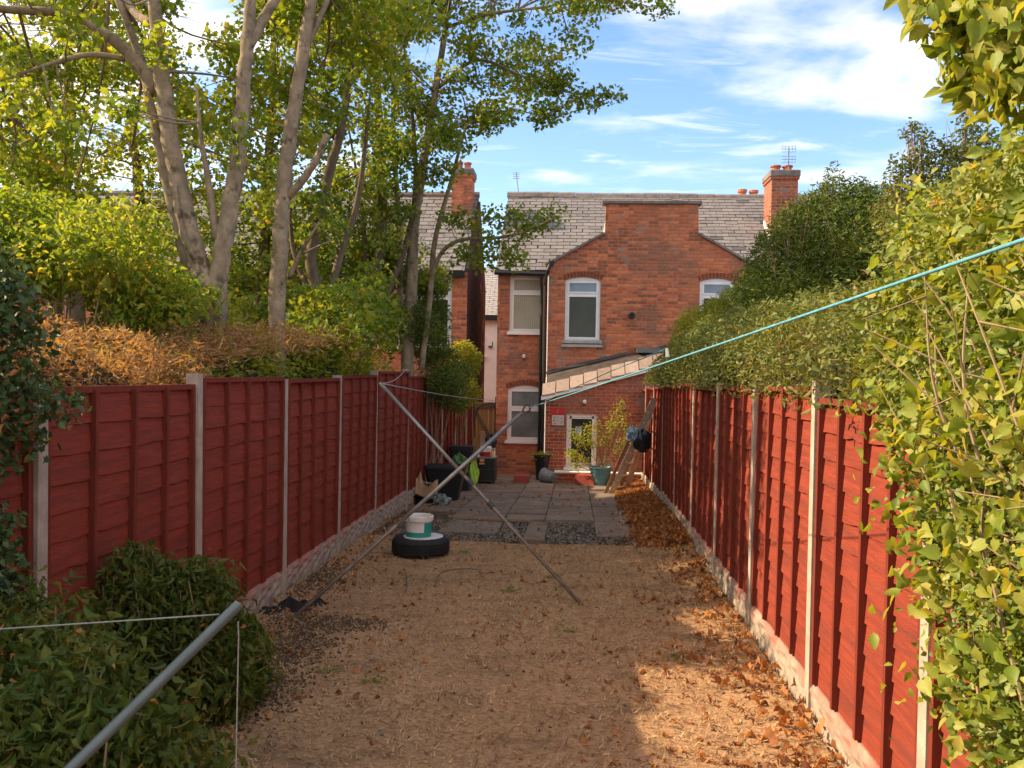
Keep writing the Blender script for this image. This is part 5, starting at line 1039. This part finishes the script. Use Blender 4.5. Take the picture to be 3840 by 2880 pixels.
cl = [(NPv(*p), (r, r, r)) for *p, r in ((1655, 625, 13, .42), (1690, 580, 13, .55), (1750, 530, 12.7, .68), (1810, 500, 12.5, .68), (1870, 520, 12.2, .7), (1930, 560, 12, .7), (1700, 640, 12.5, .65), (1790, 620, 12.3, .7), (1880, 640, 11.9, .7), (1760, 480, 12.7, .42), (1800, 440, 12.6, .34), (1850, 450, 12.4, .34), (1900, 460, 12.3, .36), (1950, 470, 12.2, .4), (1730, 690, 12, .6), (1715, 495, 12.8, .32), (1665, 545, 13, .3), (1650, 680, 12.4, .5), (1985, 520, 12, .6), (1620, 610, 13.2, .26))]
cl += [(NPv(x, y, 12.4), (.09, .09, .20)) for x, y in ((1790, 395), (1800, 380), (1815, 405), (1850, 405), (1870, 415), (1835, 425), (1775, 430), (1745, 455), (1885, 420), (1905, 425), (1725, 465), (1690, 490), (1925, 430), (1660, 515))]
shrub('dark_evergreen', 'tall dark green evergreen bush behind the hedge on the right', cl, 42000, .065, [T_oval(.35), T_diamond(.3), T_curl(4, .1, .7)], 'leaf_conifer', droop=-.3, shell=.55, cat='bush')
cl = [(NPv(*p), (r, r, r)) for *p, r in ((1960, 285, 9, .10), (1990, 300, 9, .13), (2020, 330, 9, .16), (2085, 270, 9, .14), (2110, 300, 9, .18), (2060, 320, 9, .16), (1985, 350, 9, .18), (1945, 360, 9, .14), (1930, 400, 9, .15), (2040, 370, 9, .24), (1990, 410, 9, .26), (2090, 360, 9, .26), (2130, 330, 9, .26), (1950, 450, 9, .28), (2030, 460, 9, .4), (2120, 450, 9, .45), (2090, 245, 9, .06), (1975, 265, 9, .06), (2190, 360, 9, .4), (1960, 520, 9.2, .4), (2060, 560, 9.2, .5))]
shrub('ragged_bush', 'ragged dark bush with spiky top shoots rising between the evergreen and the near shrub', cl, 11000, .05, [T_oval(.45), T_diamond(.4)], 'leaf_olive', shell=.15, cat='bush', stemr=.014)
# near right climber: large heart leaves over the fence, small leaves low down, tan stems
def eY(z): return float(np.interp(z, [.55, .88, .96, 1.09, 1.31, 1.59, 1.75, 1.93, 2.2, 2.5, 2.9, 3.2, 3.6], [2.75, 3.05, 3.35, 3.5, 3.7, 3.7, 3.9, 4.25, 4.5, 4.5, 4.3, 3.9, 3.5]))
NR = thing('climbing_shrub', (1.75, 3.2, 0), 'sunlit large-leaved climbing shrub smothering the near end of the right fence', 'shrub')
mb = MB()
for _ in range(130):
    Y0 = random.uniform(1.5, 3.9); x0 = random.uniform(1.33, 1.6); z0 = random.uniform(.7, 1.9); L = random.uniform(.7, 1.6); d = Vector((random.uniform(-.18, .12), random.uniform(.15, .75), 1)).normalized()
    a = Vector((x0, Y0, z0)); e = a + d * L + Vector((random.uniform(-.1, .1), random.uniform(-.1, .1), 0)); mdl = (a + e) / 2 + Vector((random.uniform(-.08, .08), random.uniform(-.08, .08), 0))
    if e.z > 2.6 or e.y > eY(e.z) - .2 or a.y > eY(a.z) - .1: continue
    p, r_ = smooth_path([a, mdl, e], [.008, .006, .002], 5); mb.tube(p, r_, 5, wob=.08)
    for _k in range(2):
        s0 = random.choice(p[2:]); mb.tube([s0, s0 + Vector((random.uniform(-.25, .1), random.uniform(-.2, .2), random.uniform(-.1, .3)))], [.004, .002], 4)
mb.build('stems', 'twig', NR)
def cand(n, zl, zh, xf):
    z = rng.uniform(zl, zh, n); Y = rng.uniform(1.0, 5.0, n); x = xf(n, z); e = np.array([eY(v) for v in z]) + .12 * np.sin(z * 9) + rng.normal(size=n) * .07
    k = (Y < e) & (z < 2.93 + .5 * (x - 1.5) + .10 * np.sin(Y * 6) + rng.normal(size=n) * .05); return np.stack([x, Y, z], 1)[k]
A_ = cand(19000, 1.95, 3.6, lambda n, z: 1.36 + np.abs(rng.normal(size=n)) * .30 + np.maximum(0, z - 2.5) * .18)
leaves('large_leaves', A_, .070, [T_heart(.85), T_heart(.7), T_oval(.6), T_heart(.55)], 'leaf_bright', NR, droop=.7, upb=.6, smin=.3, smax=1.25, up=np.array([-.5, -.2, 0]))
A_ = cand(6500, .5, 2.1, lambda n, z: 1.32 + rng.normal(size=n) * .08)
leaves('large_leaves', A_, .058, [T_heart(.85), T_oval(.6)], 'leaf_bright', NR, droop=.7, upb=.5, smin=.3, smax=1.25, up=np.array([-.5, -.2, 0]))
A_ = cand(62000, .45, 2.9, lambda n, z: 1.38 + np.abs(rng.normal(size=n)) * .16 * (z > 2) + rng.normal(size=n) * .045)
leaves('small_leaves', A_, .030, [T_oval(.6), T_diamond(.6)], 'leaf_small', NR, droop=.2, upb=.4, smin=.6, smax=1.5)
cl = [(NPv(*p), (r, r * .8, r)) for *p, r in ((2200, 60, 2.7, .22), (2120, 60, 2.8, .15), (2060, 40, 2.8, .11), (2010, 30, 2.8, .07), (2180, 150, 2.7, .16), (2110, 140, 2.8, .11), (2080, 160, 2.8, .07), (2150, 195, 2.7, .07), (2230, 170, 2.7, .10), (2300, 80, 2.6, .3), (1990, 60, 2.85, .04), (2200, -60, 2.8, .3), (2060, -40, 2.8, .15))]
A_ = inclumps(cl, 1700, .1)
leaves('large_leaves', A_, .066, [T_heart(.75), T_oval(.5)], 'leaf_bright', NR, droop=1.1, upb=.4, smin=.5, smax=1.15)
mb = MB()
for cc, r in cl: p, rd = smooth_path([Vector((1.9, 2.6, 2.2)), Vector((1.75, 2.7, 2.9)), Vector(cc)], [.012, .009, .003], 4); mb.tube(p, rd, 5)
mb.build('stems', 'twig', NR)
# ---- left side near
def mass(n, edgef, x0, x1, Y0, Y1, z0, z1):
    z = rng.uniform(z0, z1, n); Y = rng.uniform(Y0, Y1, n); e = np.array([edgef(v) for v in z]) + .09 * np.sin(z * 11) + .06 * np.sin(z * 23 + 1) + rng.normal(size=n) * .03; k = Y < e
    return np.stack([rng.uniform(x0, x1, n), Y, z], 1)[k]
iv = lambda z: float(np.interp(z, [.9, 1.1, 1.3, 1.55, 1.85, 2.05, 2.3, 2.5, 2.62], [3.75, 3.85, 3.98, 4.12, 4.18, 4.12, 4.0, 3.85, 3.7]))
IV = thing('ivy', (-2.5, 4, 0), 'dense dark green ivy hanging over the near end of the left fence', 'ivy')
A_ = mass(16000, iv, -2.62, -2.42, 2.6, 4.9, .95, 2.6); A_[:, 0] += .12 * np.sin(A_[:, 2] * 5 + A_[:, 1] * 4); leaves('foliage', A_, .042, [T_maple(), T_oval(.7)], 'leaf_ivy', IV, droop=.4, upb=.4, up=np.array([.5, 0, 0]))
A_ = mass(5000, iv, -3.0, -2.5, 2.6, 4.7, 2.0, 2.6); leaves('foliage', A_, .045, [T_maple(), T_oval(.7)], 'leaf_ivy', IV, droop=.4, upb=.4)
A_ = mass(90, iv, -2.40, -2.30, 3.6, 4.8, 1.7, 2.4); leaves('dead_leaves', A_, .045, [T_oval(.6, .3, .4), T_oval(.4, .3)], 'dry_leaf', IV)
def bush(name, label, ells, n, size, lm, dead=120):
    c = np.mean([c for c, r in ells], 0); A = thing(name, (c[0], c[1], 0), label, 'bush'); mb = MB()
    for cc, r in ells:
        for _ in range(16):
            e = np.array(cc) + norm(rng.normal(size=(1, 3)))[0] * np.array(r) * .95; s0 = np.array([cc[0] + random.uniform(-.1, .1), cc[1] + random.uniform(-.1, .1), 0]); p, rd = smooth_path([s0, (s0 + e) / 2 + rng.normal(size=3) * .05, e], [.009, .007, .003], 4); mb.tube(p, rd, 5)
    mb.build('stems', 'twig', A)
    P_ = inclumps(ells, n, .5); P_ += .035 * np.sin(P_[:, [1, 2, 0]] * 17); P_ = P_[P_[:, 2] > .02]; leaves('foliage', P_, size, [T_oval(.38, .16, .3), T_oval(.5, .2, .45), T_curl(5, .16, 1.5), T_curl(5, .10, 2.2)], lm, A, droop=1.1, upb=.6, smin=.5, smax=1.3)
    P_ = inclumps(ells, dead, .95); P_ = P_[(P_[:, 2] > .1)]; leaves('dead_leaves', P_, .055, [T_oval(.4, .3, .5), T_curl(5, .2, 1.8)], 'dry_leaf', A, smin=.4, smax=1.2)
    return A
bush('privet_bush', 'dark green bush in front of the second fence post on the left', [(np.array([-2.30, 5.35, .45]), (.36, .5, .52)), (np.array([-2.46, 5.1, .66]), (.24, .4, .40)), (np.array([-2.12, 5.45, .30]), (.28, .4, .36)), (np.array([-2.25, 5.2, .80]), (.2, .22, .2)), (np.array([-2.45, 5.1, .95]), (.10, .12, .14))], 12500, .066, 'leaf_privet', 90)
bush('privet_bush', 'nearest drooping bush filling the lower left corner under the metal pole', [(np.array([-1.90, 3.2, .55]), (.55, .6, .62)), (np.array([-2.25, 3.6, .72]), (.40, .5, .50)), (np.array([-1.62, 3.3, .38]), (.40, .55, .45)), (np.array([-2.2, 2.8, .6]), (.6, .6, .55)), (np.array([-1.75, 3.0, .85]), (.3, .35, .22))], 21000, .062, 'leaf_privet', 220)

# ------------------------------------------------------------------ litter on the ground
def ground_pts(n, dens, x0=XL, x1=XR, y0=.8, y1=20.3):
    X = rng.uniform(x0, x1, n); Y = y0 + (y1 - y0) * rng.uniform(size=n) ** 1.35; k = rng.uniform(size=n) < dens(X, Y); X, Y = X[k], Y[k]
    Z = np.where(Y < 11.35, lawnz(X, Y), gzv(Y) + .02 + np.maximum(0, X - .55) * .05); return np.stack([X, Y, Z + .004], 1)
patch = lambda X, Y, s, sd_: np.clip(fn(X, Y, s, sd_) * .9 + .5, 0, 1)
def dl(X, Y):
    rgt = np.exp(-((X - 1.25) / np.where(Y > 11, .42, .75)) ** 2) * (.06 + .6 * patch(X, Y, 2.4, 21) ** 2); near = np.clip((6.5 - Y) / 4, 0, 1) * np.clip((X + .3) / 1.2, 0, 1) * patch(X, Y, 2.8, 31) ** 1.4
    lft = np.exp(-((X + 2.4) / .35) ** 2) * .35; return np.clip(rgt + near + lft + .018 + .05 * patch(X, Y, 3, 41) ** 3, 0, 1)
P_ = ground_pts(24000, dl); o = leaves('fallen_leaves', P_, .058, [T_maple(.5), T_maple(.9), T_oval(.5, .4, .5), T_curl(5, .2, 1.6)], 'dry_leaf', flat=True, smin=.4, smax=1.25); tag(o, 'curled orange brown leaves fallen along the fences and over the lawn', 'fallen leaves', kind='stuff')
def dh(X, Y): return np.where(Y > 11.2, np.clip((X - .72) / .4, 0, 1) * 1.0, 0) + np.where(Y < 11.2, np.exp(-((X - 1.3) / .2) ** 2) * .12, 0)
P_ = ground_pts(30000, dh, .6, XR, 3, 20.2); P_[:, 2] += rng.uniform(0, .07, len(P_)) * np.clip((P_[:, 0] - .7) * 1.6, 0, 1)
o = leaves('leaf_litter', P_, .075, [T_maple(.8), T_curl(5, .14, 1.8), T_oval(.4, .4, .5)], 'dry_leaf', flat=True, smin=.4, smax=1.2); tag(o, 'deep drift of rusty leaf litter beside the paving along the right fence', 'leaf litter', kind='stuff')
def ds(X, Y): return np.where(Y < 11.4, .75, .12)
P_ = ground_pts(90000, ds, XL, XR, .8, 13.2); P_[:, 2] += rng.uniform(0, .008, len(P_)); o = leaves('straw', P_, .044, [T_curl(4, .07, 1.4), T_curl(3, .05, .4), T_curl(4, .10, 2.4)], 'straw', flat=True, smin=.35, smax=1.5); tag(o, 'short dry grass straw scattered over the brown lawn', 'dry grass', kind='stuff')

P_ = ground_pts(1500, lambda X, Y: np.where(Y < 11.3, .35, .1) , XL, XR, .9, 12.5); o = leaves('pebbles', P_, .012, (pv, pf), 'gravel', flat=True, smin=.3, smax=1.6); tag(o, 'small pebbles pressed into the dry lawn', 'pebbles', kind='stuff')
xs_ = rng.choice(colx, 2600) + rng.normal(size=2600) * .012; ys_ = rng.uniform(12.0, 20.5, 2600); P_ = np.stack([xs_, ys_, gzv(ys_) + .016], 1); P_ = P_[(patch(P_[:, 0] * 2, P_[:, 1], 2.5, 77) > .5) & (P_[:, 0] > -2.4)]
o = leaves('joint_moss', P_, .028, [T_diamond(.5), T_oval(.4)], 'leaf_olive', flat=True); tag(o, 'moss and tiny weeds growing in the paving joints', 'moss', kind='stuff')
wd = rng.uniform(size=(9, 2)) * np.array([3.4, 8.5]) + np.array([-2.2, 2.4]); P_ = np.concatenate([np.stack([rng.normal(x, .05, 40), rng.normal(y, .05, 40), np.full(40, lawnz(np.array(x), np.array(y)) + .01)], 1) for x, y in wd])
o = leaves('lawn_weeds', P_, .035, [T_oval(.4), T_diamond(.3)], 'leaf_thin', flat=True); tag(o, 'little green weeds dotted over the dry lawn', 'weeds', kind='stuff')
